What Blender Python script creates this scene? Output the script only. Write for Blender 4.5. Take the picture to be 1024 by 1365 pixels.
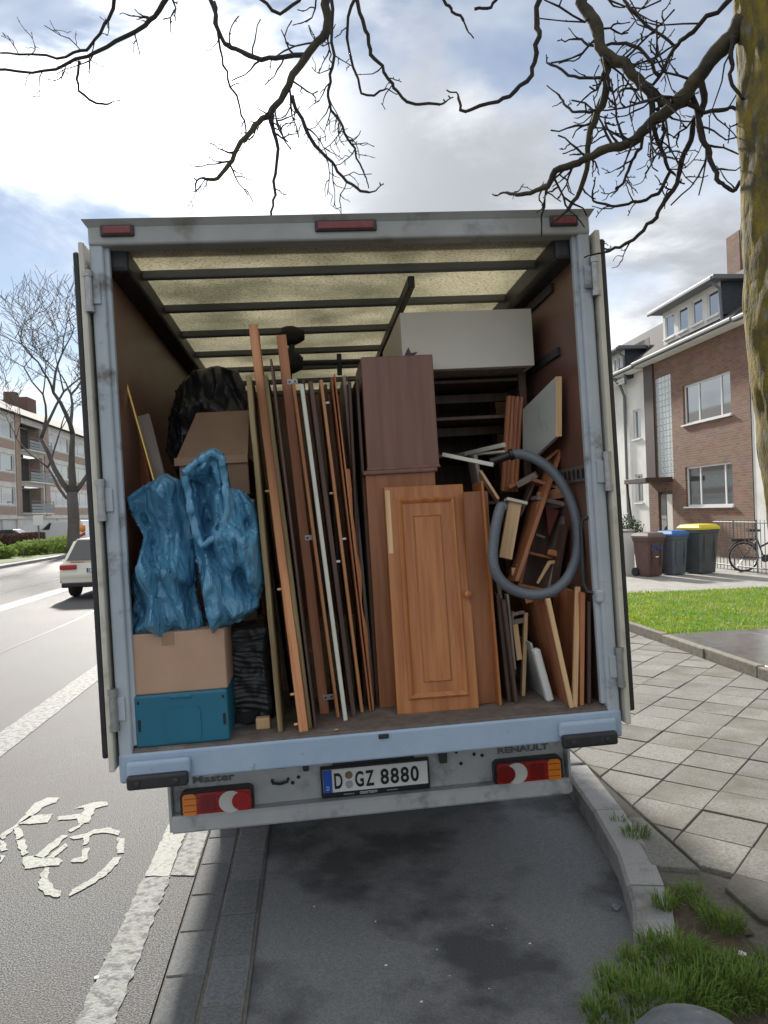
import bpy, bmesh, math, random
import numpy as np
from mathutils import Vector, Matrix, noise
random.seed(7)
for o in list(bpy.data.objects): bpy.data.objects.remove(o)
sc = bpy.context.scene
COL = sc.collection
R_ = math.radians

# ------------------------------------------------------------------ camera
FPX, ROLL, H0, PW, PH = 1000.0, 0.035, 1.88, 1024.0, 1365.0
cr, sr = math.cos(ROLL), math.sin(ROLL)
cam_d = bpy.data.cameras.new('camera'); cam = bpy.data.objects.new('camera', cam_d); COL.objects.link(cam)
cam_d.sensor_fit = 'VERTICAL'; cam_d.sensor_height = 24; cam_d.lens = 24*FPX/PH
cam_d.clip_start = .05; cam_d.clip_end = 3000
m = Matrix.Identity(4)
for i, ax in enumerate((Vector((cr, 0, -sr)), Vector((sr, 0, cr)), Vector((0, -1, 0)))):
    m.col[i][:3] = ax
m.translation = (0, 0, H0); cam.matrix_world = m
sc.camera = cam

# ------------------------------------------------------------------ light
SUN = Vector((-.263, 1, .562)).normalized()
SUN_EL, SUN_AZ = math.asin(SUN.z), math.atan2(SUN.x, SUN.y)
world = bpy.data.worlds.new('World'); sc.world = world; world.use_nodes = True
def build_world():
    nt = world.node_tree; N = nt.nodes; L = nt.links; N.clear()
    def n(t, **k):
        x = N.new(t)
        for a, b in k.items(): setattr(x, a, b)
        return x
    def mth(op, a, b=None, c=None, clamp=False):
        x = n('ShaderNodeMath', operation=op, use_clamp=clamp)
        for i, v in enumerate((a, b, c)):
            if v is None: continue
            if isinstance(v, (int, float)): x.inputs[i].default_value = v
            else: L.new(v, x.inputs[i])
        return x.outputs[0]
    def mix(f, a, b):
        x = n('ShaderNodeMix', data_type='RGBA')
        for i, v in ((0, f), (6, a), (7, b)):
            if isinstance(v, (int, float)): x.inputs[i].default_value = v
            elif isinstance(v, tuple): x.inputs[i].default_value = v
            else: L.new(v, x.inputs[i])
        return x.outputs[2]
    out = n('ShaderNodeOutputWorld'); bg = n('ShaderNodeBackground'); bg.inputs[1].default_value = .125
    sky = n('ShaderNodeTexSky', sky_type='NISHITA', sun_disc=False, sun_elevation=SUN_EL, sun_rotation=SUN_AZ, altitude=50, air_density=1.0, dust_density=.0, ozone_density=1.6)
    tc = n('ShaderNodeTexCoord'); sep = n('ShaderNodeSeparateXYZ'); L.new(tc.outputs['Generated'], sep.inputs[0])
    zz = mth('ADD', mth('MAXIMUM', sep.outputs[2], 0.0), .19)
    cmb = n('ShaderNodeCombineXYZ')
    L.new(mth('DIVIDE', sep.outputs[0], zz), cmb.inputs[0]); L.new(mth('DIVIDE', sep.outputs[1], zz), cmb.inputs[1])
    def nz(scale, det, rough, dist, off):
        mp = n('ShaderNodeMapping'); mp.inputs['Location'].default_value = off; L.new(cmb.outputs[0], mp.inputs[0])
        x = n('ShaderNodeTexNoise'); x.inputs['Scale'].default_value = scale; x.inputs['Detail'].default_value = det
        x.inputs['Roughness'].default_value = rough; x.inputs['Distortion'].default_value = dist
        L.new(mp.outputs[0], x.inputs['Vector']); return x.outputs['Fac']
    def ramp(v, a, b):
        x = n('ShaderNodeMapRange', interpolation_type='SMOOTHSTEP'); L.new(v, x.inputs[0])
        x.inputs[1].default_value = a; x.inputs[2].default_value = b; return x.outputs[0]
    big = nz(1.05, 7, .56, .35, (11.3, 4.4, 0)); body = nz(1.7, 8, .58, .4, (11.43, 4.6, 2)); thin = nz(.8, 5, .6, 1.2, (1.1, 7.7, 5))
    cloud = ramp(big, .43, .56)
    thick = nz(.42, 3, .5, .2, (11.43, 8.58, 7))
    dark = ramp(mth('ADD', mth('MULTIPLY', body, .5), mth('MULTIPLY', thick, .62)), .46, .62)
    veil = mth('MULTIPLY', ramp(thin, .35, .75), .55)
    dp = n('ShaderNodeVectorMath', operation='DOT_PRODUCT'); L.new(tc.outputs['Generated'], dp.inputs[0]); dp.inputs[1].default_value = SUN
    d = mth('MAXIMUM', dp.outputs['Value'], 0.0)
    glow = mth('POWER', d, 40.0); core = mth('POWER', d, 90.0)
    lit = mth('ADD', 2.75, mth('ADD', mth('MULTIPLY', glow, .5), mth('MULTIPLY', core, 5.0)))
    shade = mth('ADD', 1.15, mth('ADD', mth('MULTIPLY', glow, .5), mth('MULTIPLY', core, 5.0)))
    bri = n('ShaderNodeMix', data_type='FLOAT'); L.new(dark, bri.inputs[0]); L.new(lit, bri.inputs[2]); L.new(shade, bri.inputs[3])
    tint = mix(dark, (1, 1, 1, 1), (.92, .97, 1.04, 1))
    vm = n('ShaderNodeVectorMath', operation='SCALE'); L.new(tint, vm.inputs[0]); L.new(bri.outputs[0], vm.inputs['Scale'])
    vv = n('ShaderNodeVectorMath', operation='SCALE'); vv.inputs[0].default_value = (1, 1, 1); L.new(lit, vv.inputs['Scale'])
    hsv = n('ShaderNodeHueSaturation'); hsv.inputs['Saturation'].default_value = .68; L.new(sky.outputs[0], hsv.inputs['Color']); skyb = n('ShaderNodeVectorMath', operation='SCALE'); L.new(hsv.outputs[0], skyb.inputs[0]); skyb.inputs['Scale'].default_value = .24
    c1 = mix(veil, skyb.outputs[0], vv.outputs[0])
    c2 = mix(cloud, c1, vm.outputs[0])
    hz = ramp(sep.outputs[2], .22, -.02)
    c3 = mix(mth('MULTIPLY', hz, .6), c2, (2.0, 2.08, 2.15, 1))
    L.new(c3, bg.inputs[0]); L.new(bg.outputs[0], out.inputs[0])
build_world()
sun_d = bpy.data.lights.new('sun', 'SUN'); sun_d.energy = 2.0; sun_d.angle = R_(4.0); sun_d.color = (1, .95, .87)
sun = bpy.data.objects.new('sun', sun_d); COL.objects.link(sun)
sun.rotation_euler = SUN.to_track_quat('Z', 'Y').to_euler()
sc.view_settings.view_transform = 'Standard'; sc.view_settings.look = 'None'
sc.view_settings.exposure = 2.0; sc.view_settings.gamma = 1.0; sc.view_settings.use_curve_mapping = False
sc.render.engine = 'CYCLES'

# ------------------------------------------------------------------ pixel -> place
CAM = Vector((0, 0, H0))
def ray(u, v):
    du, dv = u-512, v-682.5
    return Vector(((du*cr-dv*sr)/FPX, 1, -(dv*cr+du*sr)/FPX))
def G(u, v, z=0.0):
    d = ray(u, v); return CAM + d*((z-H0)/d.z)
def P(u, v, Y): return CAM + ray(u, v)*Y
yaw, lean, pit = .1012, .02609, -.01112
_r = Vector((math.cos(yaw), math.sin(yaw), 0)); _f = Vector((-math.sin(yaw), math.cos(yaw), 0)); _u = Vector((0, 0, 1))
TF = _f*math.cos(pit)+_u*math.sin(pit); _u2 = _u*math.cos(pit)-_f*math.sin(pit)
TR = _r*math.cos(lean)+_u2*math.sin(lean); TU = _u2*math.cos(lean)-_r*math.sin(lean)
TO = Vector((-.05676, 3.2735, .81268)) - TU*.813
MT = Matrix.Identity(4)
for i, ax in enumerate((TR, TF, TU)): MT.col[i][:3] = ax
MT.translation = TO
MTI = MT.inverted()
def _tray(u, v): return MTI @ CAM, MTI.to_3x3() @ ray(u, v)
def TL(u, v, y=0.0):            # on the truck-local plane y
    o, d = _tray(u, v); return o + d*((y-o.y)/d.y)
def TZ(u, v, z):
    o, d = _tray(u, v); return o + d*((z-o.z)/d.z)
def TX(u, v, x):
    o, d = _tray(u, v); return o + d*((x-o.x)/d.x)
SD = Vector((-.1, .995, 0)).normalized(); SR = Vector((SD.y, -SD.x, 0))
def S(x, y, z=0.0): return SR*x + SD*y + Vector((0, 0, z))     # street frame: across, along

# ------------------------------------------------------------------ materials
MATS = {}
def mat(name, col, rough=.6, col2=None, scale=8.0, stretch=(1, 1, 1), bump=0.0, bscale=None, metal=0.0, spec=.5, lo=.35, hi=.65, detail=6, rnd=0.0, coat=0.0,
        trans=0.0, alpha=None, emit=None, rvar=0.0, coord='Object', dirt=None, dscale=2.0, dlo=.5, dhi=.62, ior=None):
    if name in MATS: return MATS[name]
    M = bpy.data.materials.new(name); M.use_nodes = True; MATS[name] = M
    nt = M.node_tree; N = nt.nodes; L = nt.links; b = N['Principled BSDF']
    b.inputs['Roughness'].default_value = rough; b.inputs['Metallic'].default_value = metal
    b.inputs['Specular IOR Level'].default_value = spec; b.inputs['Coat Weight'].default_value = coat
    b.inputs['Base Color'].default_value = (*col, 1)
    if ior: b.inputs['IOR'].default_value = ior
    if trans: b.inputs['Transmission Weight'].default_value = trans
    if emit: b.inputs['Emission Color'].default_value = (*emit[:3], 1); b.inputs['Emission Strength'].default_value = emit[3]
    need = col2 or bump or rnd or rvar or dirt
    if need:
        tc = N.new('ShaderNodeTexCoord'); mp = N.new('ShaderNodeMapping'); mp.inputs['Scale'].default_value = stretch
        L.new(tc.outputs[coord], mp.inputs[0])
        oi = N.new('ShaderNodeObjectInfo')
        if rnd or True:
            ad = N.new('ShaderNodeVectorMath'); ad.operation = 'ADD'; L.new(mp.outputs[0], ad.inputs[0])
            ml = N.new('ShaderNodeMath'); ml.operation = 'MULTIPLY'; ml.inputs[1].default_value = 37.0 if rnd else 0.0
            L.new(oi.outputs['Random'], ml.inputs[0]); L.new(ml.outputs[0], ad.inputs[1]); vec = ad.outputs[0]
        def nz(s, det=detail):
            x = N.new('ShaderNodeTexNoise'); x.inputs['Scale'].default_value = s; x.inputs['Detail'].default_value = det
            x.inputs['Roughness'].default_value = .62; L.new(vec, x.inputs['Vector']); return x.outputs['Fac']
        def mr(v, a, c, o0=0.0, o1=1.0):
            x = N.new('ShaderNodeMapRange'); L.new(v, x.inputs[0])
            for i, q in ((1, a), (2, c), (3, o0), (4, o1)): x.inputs[i].default_value = q
            return x.outputs[0]
        cur = None
        if col2:
            mx = N.new('ShaderNodeMix'); mx.data_type = 'RGBA'; L.new(mr(nz(scale), lo, hi), mx.inputs[0])
            mx.inputs[6].default_value = (*col, 1); mx.inputs[7].default_value = (*col2, 1); cur = mx.outputs[2]
        if dirt:
            mx = N.new('ShaderNodeMix'); mx.data_type = 'RGBA'; L.new(mr(nz(dscale, 8), dlo, dhi), mx.inputs[0])
            if cur: L.new(cur, mx.inputs[6])
            else: mx.inputs[6].default_value = (*col, 1)
            mx.inputs[7].default_value = (*dirt, 1); cur = mx.outputs[2]
        if rnd:
            hs = N.new('ShaderNodeHueSaturation'); L.new(mr(oi.outputs['Random'], 0, 1, 1-rnd, 1+rnd), hs.inputs['Value'])
            if cur: L.new(cur, hs.inputs['Color'])
            else: hs.inputs['Color'].default_value = (*col, 1)
            cur = hs.outputs[0]
        if cur: L.new(cur, b.inputs['Base Color'])
        if rvar: L.new(mr(nz(scale*.7), .3, .7, max(.03, rough-rvar), min(1, rough+rvar)), b.inputs['Roughness'])
        if bump:
            bp = N.new('ShaderNodeBump'); bp.inputs['Strength'].default_value = min(1, bump); bp.inputs['Distance'].default_value = .01
            L.new(nz(bscale or scale*3), bp.inputs['Height']); L.new(bp.outputs[0], b.inputs['Normal'])
    return M
def leaf_mat(name, c1, c2, scale, tr=.5):
    M = bpy.data.materials.new(name); M.use_nodes = True; nt = M.node_tree; N = nt.nodes; L = nt.links; b = N['Principled BSDF']; o = N['Material Output']
    b.inputs['Roughness'].default_value = .5; b.inputs['Specular IOR Level'].default_value = .3
    tc = N.new('ShaderNodeTexCoord'); n = N.new('ShaderNodeTexNoise'); n.inputs['Scale'].default_value = scale; n.inputs['Detail'].default_value = 8; L.new(tc.outputs['Object'], n.inputs[0])
    r = N.new('ShaderNodeValToRGB'); r.color_ramp.elements[0].position = .35; r.color_ramp.elements[1].position = .65
    r.color_ramp.elements[0].color = (*c1, 1); r.color_ramp.elements[1].color = (*c2, 1); L.new(n.outputs['Fac'], r.inputs[0]); L.new(r.outputs[0], b.inputs['Base Color'])
    t = N.new('ShaderNodeBsdfTranslucent'); L.new(r.outputs[0], t.inputs[0]); mx = N.new('ShaderNodeMixShader'); mx.inputs[0].default_value = tr
    L.new(b.outputs[0], mx.inputs[1]); L.new(t.outputs[0], mx.inputs[2]); L.new(mx.outputs[0], o.inputs[0]); return M
def wood(name, c, c2, rough=.5, g=26, bump=.12, **k):
    return mat(name, c, rough, c2, scale=1.0, stretch=(g, g, g*.06), bump=bump, bscale=2.2, rnd=.14, lo=.40, hi=.60, **k)

# ------------------------------------------------------------------ mesh helpers
class MB:
    def __init__(s): s.bm = bmesh.new()
    def box(s, lo, hi, bev=0.0, seg=2, M=None):
        bm = bmesh.new(); bmesh.ops.create_cube(bm, size=1)
        lo, hi = Vector(lo), Vector(hi); c = (lo+hi)/2; d = hi-lo
        for v in bm.verts: v.co = Vector((v.co.x*d.x, v.co.y*d.y, v.co.z*d.z)) + c
        if bev: bmesh.ops.bevel(bm, geom=bm.edges[:], offset=min(bev, min(d)*.45), segments=seg, affect='EDGES', profile=.5)
        if M: bm.transform(M)
        s.add(bm); return s
    def add(s, bm):
        t = bpy.data.meshes.new('t'); bm.to_mesh(t); bm.free(); s.bm.from_mesh(t); bpy.data.meshes.remove(t)
    def raw(s, vs, fs):
        V = [s.bm.verts.new(v) for v in vs]
        for f in fs:
            try: s.bm.faces.new([V[i] for i in f])
            except ValueError: pass
        return s
    def poly(s, pts, ext):           # planar polygon extruded by the vector ext
        n = len(pts); pts = [Vector(p) for p in pts]; ext = Vector(ext)
        s.raw(pts + [p+ext for p in pts], [list(range(n))[::-1], list(range(n, 2*n))] + [[i, (i+1) % n, n+(i+1) % n, n+i] for i in range(n)])
        return s
    def sheet(s, pts): s.raw(pts, [list(range(len(pts)))]); return s
    def tube(s, pts, rad, seg=8, cap=True):
        pts = [Vector(p) for p in pts]; n = len(pts)
        if not hasattr(rad, '__len__'): rad = [rad]*n
        ref = Vector((.31, .17, .93)); rings = []; vs = []; fs = []
        for i, p in enumerate(pts):
            t = (pts[min(i+1, n-1)]-pts[max(i-1, 0)])
            t = t.normalized() if t.length > 1e-9 else Vector((0, 0, 1))
            if i == 0:
                a = t.cross(ref)
                if a.length < .1: a = t.cross(Vector((1, 0, 0)))
                a.normalize()
            else:
                a = a - t*a.dot(t)
                a = a.normalized() if a.length > 1e-6 else t.orthogonal().normalized()
            b = t.cross(a)
            for k in range(seg):
                q = 2*math.pi*k/seg; vs.append(p + (a*math.cos(q)+b*math.sin(q))*rad[i])
        for i in range(n-1):
            for k in range(seg): fs.append([i*seg+k, i*seg+(k+1) % seg, (i+1)*seg+(k+1) % seg, (i+1)*seg+k])
        if cap: fs.append(list(range(seg))[::-1]); fs.append([(n-1)*seg+k for k in range(seg)])
        return s.raw(vs, fs)
    def lathe(s, prof, seg=24, M=None):
        vs = []; fs = []
        for r, z in prof:
            for k in range(seg): q = 2*math.pi*k/seg; vs.append(Vector((r*math.cos(q), r*math.sin(q), z)))
        for i in range(len(prof)-1):
            for k in range(seg): fs.append([i*seg+k, i*seg+(k+1) % seg, (i+1)*seg+(k+1) % seg, (i+1)*seg+k])
        fs.append(list(range(seg))[::-1]); fs.append([(len(prof)-1)*seg+k for k in range(seg)])
        if M: vs = [M @ v for v in vs]
        return s.raw(vs, fs)
    def build(s, name, m, parent=None, at=None, smooth=False, M=None, angle=None, loc=None):
        """at: base point subtracted from the mesh; M: frame the mesh lives in (object placed at M @ at)"""
        me = bpy.data.meshes.new(name)
        bmesh.ops.recalc_face_normals(s.bm, faces=s.bm.faces[:])
        if at is not None: bmesh.ops.translate(s.bm, verts=s.bm.verts[:], vec=-Vector(at))
        s.bm.to_mesh(me); s.bm.free()
        me.materials.append(m)
        if smooth:
            me.polygons.foreach_set('use_smooth', [True]*len(me.polygons))
            if angle: me.set_sharp_from_angle(angle=R_(angle))
        o = bpy.data.objects.new(name, me); COL.objects.link(o)
        if parent:
            o.parent = parent
            if loc is not None: o.location = loc
        else:
            base = Matrix.Translation(Vector(at) if at is not None else Vector((0, 0, 0)))
            o.matrix_world = (M or Matrix.Identity(4)) @ base
        return o
def tag(o, label=None, cat=None, group=None, kind=None):
    if label: o['label'] = label
    if cat: o['category'] = cat
    if group: o['group'] = group
    if kind: o['kind'] = kind
    return o
def thing(name, label, cat, M=None, at=(0, 0, 0), group=None):
    o = bpy.data.objects.new(name, None); COL.objects.link(o); o.empty_display_size = .1
    o.matrix_world = (M or Matrix.Identity(4)) @ Matrix.Translation(Vector(at))
    return tag(o, label, cat, group)
def copy_tree(o, parent=None):
    c = o.copy(); COL.objects.link(c); c.parent = parent
    for ch in o.children: copy_tree(ch, c)
    return c
def text_mesh(txt, w, h, ext, bold=0.0):
    """text in the xz plane (facing -y), width w, height h, lower left at origin"""
    cu = bpy.data.curves.new('t', 'FONT'); cu.body = txt; cu.extrude = .01; cu.offset = bold
    ob = bpy.data.objects.new('t', cu); COL.objects.link(ob)
    dg = bpy.context.evaluated_depsgraph_get(); me = bpy.data.meshes.new_from_object(ob.evaluated_get(dg))
    bm = bmesh.new(); bm.from_mesh(me); bpy.data.objects.remove(ob); bpy.data.meshes.remove(me)
    xs = [v.co.x for v in bm.verts]; ys = [v.co.y for v in bm.verts]
    x0, x1, y0, y1 = min(xs), max(xs), min(ys), max(ys)
    for v in bm.verts: v.co = Vector(((v.co.x-x0)/(x1-x0)*w, -v.co.z/.01*ext, (v.co.y-y0)/(y1-y0)*h))
    return bm
def fbm(p, o=4): return noise.fractal(Vector(p), 1.0, 2.0, o)
# ================================================================== THE SETTING
def ground_sheet(name, pts, m, z, kind='structure', parent=None):
    return tag(MB().sheet([Vector((p.x, p.y, z)) for p in pts]).build(name, m, parent), kind=kind)
m_ground = mat('ground_soil', (.10, .095, .08), .9, (.07, .08, .04), scale=.2)
m_asph = mat('asphalt_road', (.008, .009, .010), .70, (.18, .184, .187), scale=135, bump=.8, bscale=150, lo=.47, hi=.55, spec=.35, dirt=(.075, .065, .062), dscale=.45, dlo=.42, dhi=.7, detail=2)
m_bay = mat('asphalt_bay', (.135, .141, .148), .7, (.235, .242, .25), scale=120, bump=.8, bscale=150, lo=.35, hi=.7, spec=.35, dirt=(.065, .068, .073), dscale=.9, dlo=.47, dhi=.57, detail=4, rvar=.2)
m_paint = mat('road_paint', (.36, .37, .335), .75, (.30, .31, .28), scale=40, bump=.8, bscale=70, dirt=(.12, .12, .115), dscale=45, dlo=.54, dhi=.66)
m_worn = mat('worn_road_paint', (.20, .205, .19), .75, (.27, .275, .255), scale=30, bump=.8, bscale=70, dirt=(.085, .085, .085), dscale=22, dlo=.47, dhi=.60)
m_paver = mat('dark_paver', (.085, .09, .096), .75, (.15, .155, .16), scale=70, bump=.6, bscale=160, rnd=.22, spec=.4)
m_slab = mat('pavement_slab', (.23, .222, .195), .78, (.10, .097, .088), scale=70, bump=.5, bscale=170, rnd=.18, dirt=(.085, .078, .055), dscale=1.3, dlo=.47, dhi=.68, lo=.35, hi=.7)
m_joint = mat('pavement_bed', (.09, .085, .073), .95, (.14, .13, .11), scale=40, bump=.5)
m_kerb = mat('granite_kerb', (.34, .34, .33), .6, (.22, .22, .22), scale=130, bump=.4, bscale=150, rnd=.12, dirt=(.13, .125, .10), dscale=4, dlo=.52, dhi=.7)
m_conc = mat('concrete', (.30, .29, .27), .8, (.22, .21, .19), scale=6, bump=.3, bscale=60, dirt=(.16, .15, .12), dscale=1.5, dlo=.55, dhi=.75)
m_edge = mat('edging_stone', (.20, .18, .15), .85, (.12, .115, .085), scale=18, bump=.6, bscale=50, rnd=.15)
m_wet = mat('wet_slab', (.085, .088, .092), .15, (.14, .14, .135), scale=7, bump=.1, bscale=60, rvar=.10, rnd=.15, spec=.6)
m_earth = mat('bare_earth', (.062, .043, .030), .95, (.10, .075, .052), scale=30, bump=1.0, bscale=70)
m_grass = leaf_mat('grass_blade', (.06, .17, .022), (.21, .28, .06), 55, .35)
m_lawn = leaf_mat('lawn_blade', (.15, .29, .02), (.29, .36, .045), 2.2, .5)
m_lawn0 = mat('lawn_soil', (.06, .10, .015), .9, (.10, .13, .025), scale=5, bump=.6)
m_red = mat('red_asphalt', (.17, .075, .065), .6, (.10, .06, .055), scale=9, bump=.5, bscale=90)
m_seam = mat('tar_seam', (.02, .02, .021), .35)

ground_sheet('ground', [Vector((-900, -900, 0)), Vector((900, -900, 0)), Vector((900, 900, 0)), Vector((-900, 900, 0))], m_ground, -.03)
ground_sheet('road', [S(-13.4, -40), S(-.66, -40), S(-.66, 240), S(-13.4, 240)], m_asph, 0)
bay_l, bay_r = -.30, 1.9
ground_sheet('parking_bay', [S(-.66, -40), S(5, -40), S(5, 60), S(-.66, 60)], m_bay, -.012)
ground_sheet('red_strip', [S(-7.25, -40), S(-6.75, -40), S(-6.75, 240), S(-7.25, 240)], m_red, .004)
for x, w in ((-8.6, .09), (-10.2, .07), (-4.6, .05)):
    mb = MB(); ys = [i*1.5+6 for i in range(60)]
    L_ = [S(x-w/2+.06*fbm((x, y*.3, 0)), y) for y in ys]; Rr = [S(x+w/2+.06*fbm((x, y*.3, 3)), y) for y in ys]
    vs = [Vector((p.x, p.y, .004)) for p in L_+Rr]; n = len(ys)
    mb.raw(vs, [[i, n+i, n+i+1, i+1] for i in range(n-1)])
    tag(mb.build('tar_seam', m_seam), kind='structure')

# painted marks, traced where they lie on the road
def ragged(pts, step=.022, amp=.006, seed=0):
    out = []
    for i, a in enumerate(pts):
        b = pts[(i+1) % len(pts)]; k = max(1, int((b-a).length/step))
        for j in range(k):
            p = a.lerp(b, j/k); out.append(p + Vector((noise.noise(p*23+Vector((seed, 0, 0))), noise.noise(p*23+Vector((0, seed, 9))), 0))*amp)
    return out
def mark(polys, name, label, m, z=.005, amp=.006):
    t = thing(name, None, None, at=polys[0][0]); t['kind'] = 'structure'
    for q in polys:
        pts = ragged([Vector((p.x, p.y, z)) for p in q], amp=amp)
        mb = MB(); mb.sheet(pts); bmesh.ops.triangulate(mb.bm, faces=mb.bm.faces[:])
        mb.build('paint_stroke', m, t, at=t.location)
    return t
def px(l, z=0.0): return [G(u, v, z) for u, v in l]
def k7(l): return px([(x*.4102, 860+y*.4102) for x, y in l])
def kb(l): return px([(x*.1953, 1030+y*.1953) for x, y in l])
mark([kb(q) for q in (
    [(0, 430), (120, 350), (240, 210), (330, 172), (405, 175), (390, 205), (300, 235), (215, 305), (130, 358), (20, 460), (0, 450)],
    [(200, 300), (360, 285), (330, 345), (125, 358)],
    [(395, 300), (560, 285), (575, 240), (500, 250), (640, 205), (735, 200), (735, 225), (650, 250), (610, 345), (540, 350), (520, 320), (390, 330)],
    [(95, 385), (130, 375), (165, 430), (110, 465)],
    [(108, 470), (165, 455), (195, 550), (150, 575)],
    [(150, 585), (240, 570), (280, 585), (400, 585), (430, 605), (405, 635), (175, 660)],
    [(230, 580), (420, 430), (460, 435), (310, 575), (285, 590)], [(320, 585), (450, 485), (470, 505), (360, 590)],
    [(470, 400), (560, 345), (575, 355), (490, 410)], [(470, 445), (600, 415), (640, 390), (760, 380), (820, 410), (810, 435), (750, 415), (640, 420), (610, 440), (600, 490), (570, 495), (575, 450), (500, 462)],
    [(570, 520), (608, 515), (600, 590), (560, 620), (480, 615), (500, 590), (550, 580)],
    [(800, 445), (850, 450), (850, 550), (795, 555)],
    [(775, 585), (825, 580), (800, 630), (700, 720), (600, 785), (480, 850), (465, 840), (500, 800), (600, 745), (700, 670)],
    [(300, 655), (340, 655), (335, 740), (360, 790), (415, 815), (410, 845), (385, 860), (310, 840), (265, 790), (275, 710)],
    [(0, 465), (30, 470), (50, 530), (0, 545)], [(0, 570), (40, 572), (10, 615), (0, 620)])], 'bicycle_marking', '', m_paint, amp=.014)
mark([[S(-.965, -3), S(-.80, -3), S(-.79, 4.05), S(-.93, 4.05)]], 'edge_line', '', m_worn, amp=.016)
mark([[S(-.925, 4.07), S(-.80, 4.05), S(-.78, 30), S(-.90, 30)]], 'edge_line', '', m_paint, amp=.010)
mark([[S(-.795, 4.06), S(-.665, 4.03), S(-.665, 4.75), S(-.775, 4.75)]], 'bay_marking', '', m_worn, amp=.004)
mark([[S(-2.86, -2), S(-2.56, -2), S(-2.52, 60), S(-2.80, 60)]], 'lane_band', '', m_worn, amp=.010)

# gutter strip: two rows of dark pavers, every paver a piece
gut = tag(MB().poly([S(-.655, -1, -.05), S(-.30, -1, -.05), S(-.30, 14, -.05), S(-.655, 14, -.05)], (0, 0, .045)).build('gutter_strip', m_joint), kind='structure')
def piece_mesh(lx, ly, lz, bev, name):
    mb = MB().box((-lx/2, -ly/2, -lz), (lx/2, ly/2, 0), bev, 1); me = bpy.data.meshes.new(name); mb.bm.to_mesh(me); mb.bm.free(); return me
paver_me = piece_mesh(.166, .326, .06, .006, 'paver'); paver_me.materials.append(m_paver)
ang = math.atan2(-SD.x, SD.y)
for row, xs in ((0, -.568), (1, -.392)):
    for i in range(30):
        p = S(xs+random.uniform(-.003, .003), 1.0 + i*.333 + row*.12, random.uniform(-.002, .003))
        o = bpy.data.objects.new('paver', paver_me); COL.objects.link(o); o.parent = gut
        o.matrix_world = Matrix.Translation(p) @ Matrix.Rotation(ang + random.uniform(-.01, .01), 4, 'Z') @ Matrix.Rotation(random.uniform(-.008, .008), 4, 'X')

# kerb of the bay: stones along the curve
KP = [(1.65, 30), (1.65, 4.95), (1.575, 4.2), (1.49, 3.66), (1.365, 3.2), (1.16, 2.72), (.90, 2.28), (.55, 1.9), (.1, 1.6)]
def densify(pts, d):
    out = []
    for a, b in zip(pts[:-1], pts[1:]):
        a, b = Vector((*a, 0)), Vector((*b, 0)); k = max(1, int((b-a).length/d))
        out += [a.lerp(b, j/k) for j in range(k)]
    return out + [Vector((*pts[-1], 0))]
kc = tag(thing('kerb', None, None, at=S(1.7, 4)), kind='structure')
for k_ in ('label', 'category'):
    if k_ in kc: del kc[k_]
def offs(pts, w):
    out = []
    for i, p in enumerate(pts):
        t = (pts[min(i+1, len(pts)-1)]-pts[max(i-1, 0)]).normalized(); out.append(p + Vector((-t.y, t.x, 0))*w)
    return out
dk = densify(KP[1:], .12); dk2 = offs(dk, .165)
i = 0
while i < len(dk)-1:
    j = min(i+6, len(dk)-1); A = dk[i:j+1]; B = dk2[i:j+1]
    dz = random.uniform(-.006, .004)
    a0 = A[0].lerp(A[1], .06); b0 = B[0].lerp(B[1], .06); A = [a0]+A[1:]; B = [b0]+B[1:]
    n = len(A); vs = [S(p.x, p.y, -.06) for p in A] + [S(p.x, p.y, .105+dz) for p in A] + [S(*(p.lerp(q, .1)).xy, .12+dz) for p, q in zip(A, B)] + [S(p.x, p.y, .122+dz) for p in B] + [S(p.x, p.y, -.06) for p in B]
    fs = [[r*n+q, r*n+q+1, (r+1)*n+q+1, (r+1)*n+q] for r in range(4) for q in range(n-1)] + [[r*n for r in range(5)], [r*n+n-1 for r in range(5)]]
    MB().raw(vs, fs).build('kerb_stone', m_kerb, kc, at=kc.location); i = j
for q in range(14):
    y0 = 4.97+q*1.0
    MB().box((1.65, y0+.006, -.06), (1.815, y0+.994, .12+random.uniform(-.003, .003)), .012, 2, M=Matrix([[SR.x, SD.x, 0, 0], [SR.y, SD.y, 0, 0], [0, 0, 1, 0], [0, 0, 0, 1]])).build('kerb_stone', m_kerb, kc, at=kc.location)

# pavement: bed sheet and diagonal slabs, each its own piece
pbed = [S(p.x, p.y) for p in dk2[::-1]] + [S(1.81, 40), S(4.45, 40), S(4.45, -3), S(.2, -3)]
pave = tag(MB().poly([Vector((p.x, p.y, -.02)) for p in pbed], (0, 0, .118)).build('pavement', m_joint), kind='structure')
def clip(poly, inside, inter):
    out = []
    for i, a in enumerate(poly):
        b = poly[(i+1) % len(poly)]
        if inside(a): out.append(a)
        if inside(a) != inside(b): out.append(inter(a, b))
    return out
PIT = [(1.40, 3.30), (1.50, 3.46), (1.62, 3.42), (1.72, 3.2), (1.76, 2.95), (1.72, 2.6), (1.72, 2.2), (1.75, .5), (.2, .5), (.7, 1.9), (1.02, 2.3), (1.25, 2.75)]
def inpoly(x, y, poly):
    r = False; j = len(poly)-1
    for i in range(len(poly)):
        if (poly[i][1] > y) != (poly[j][1] > y) and x < (poly[j][0]-poly[i][0])*(y-poly[i][1])/(poly[j][1]-poly[i][1])+poly[i][0]: r = not r
        j = i
    return r
SZ = .487
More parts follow.
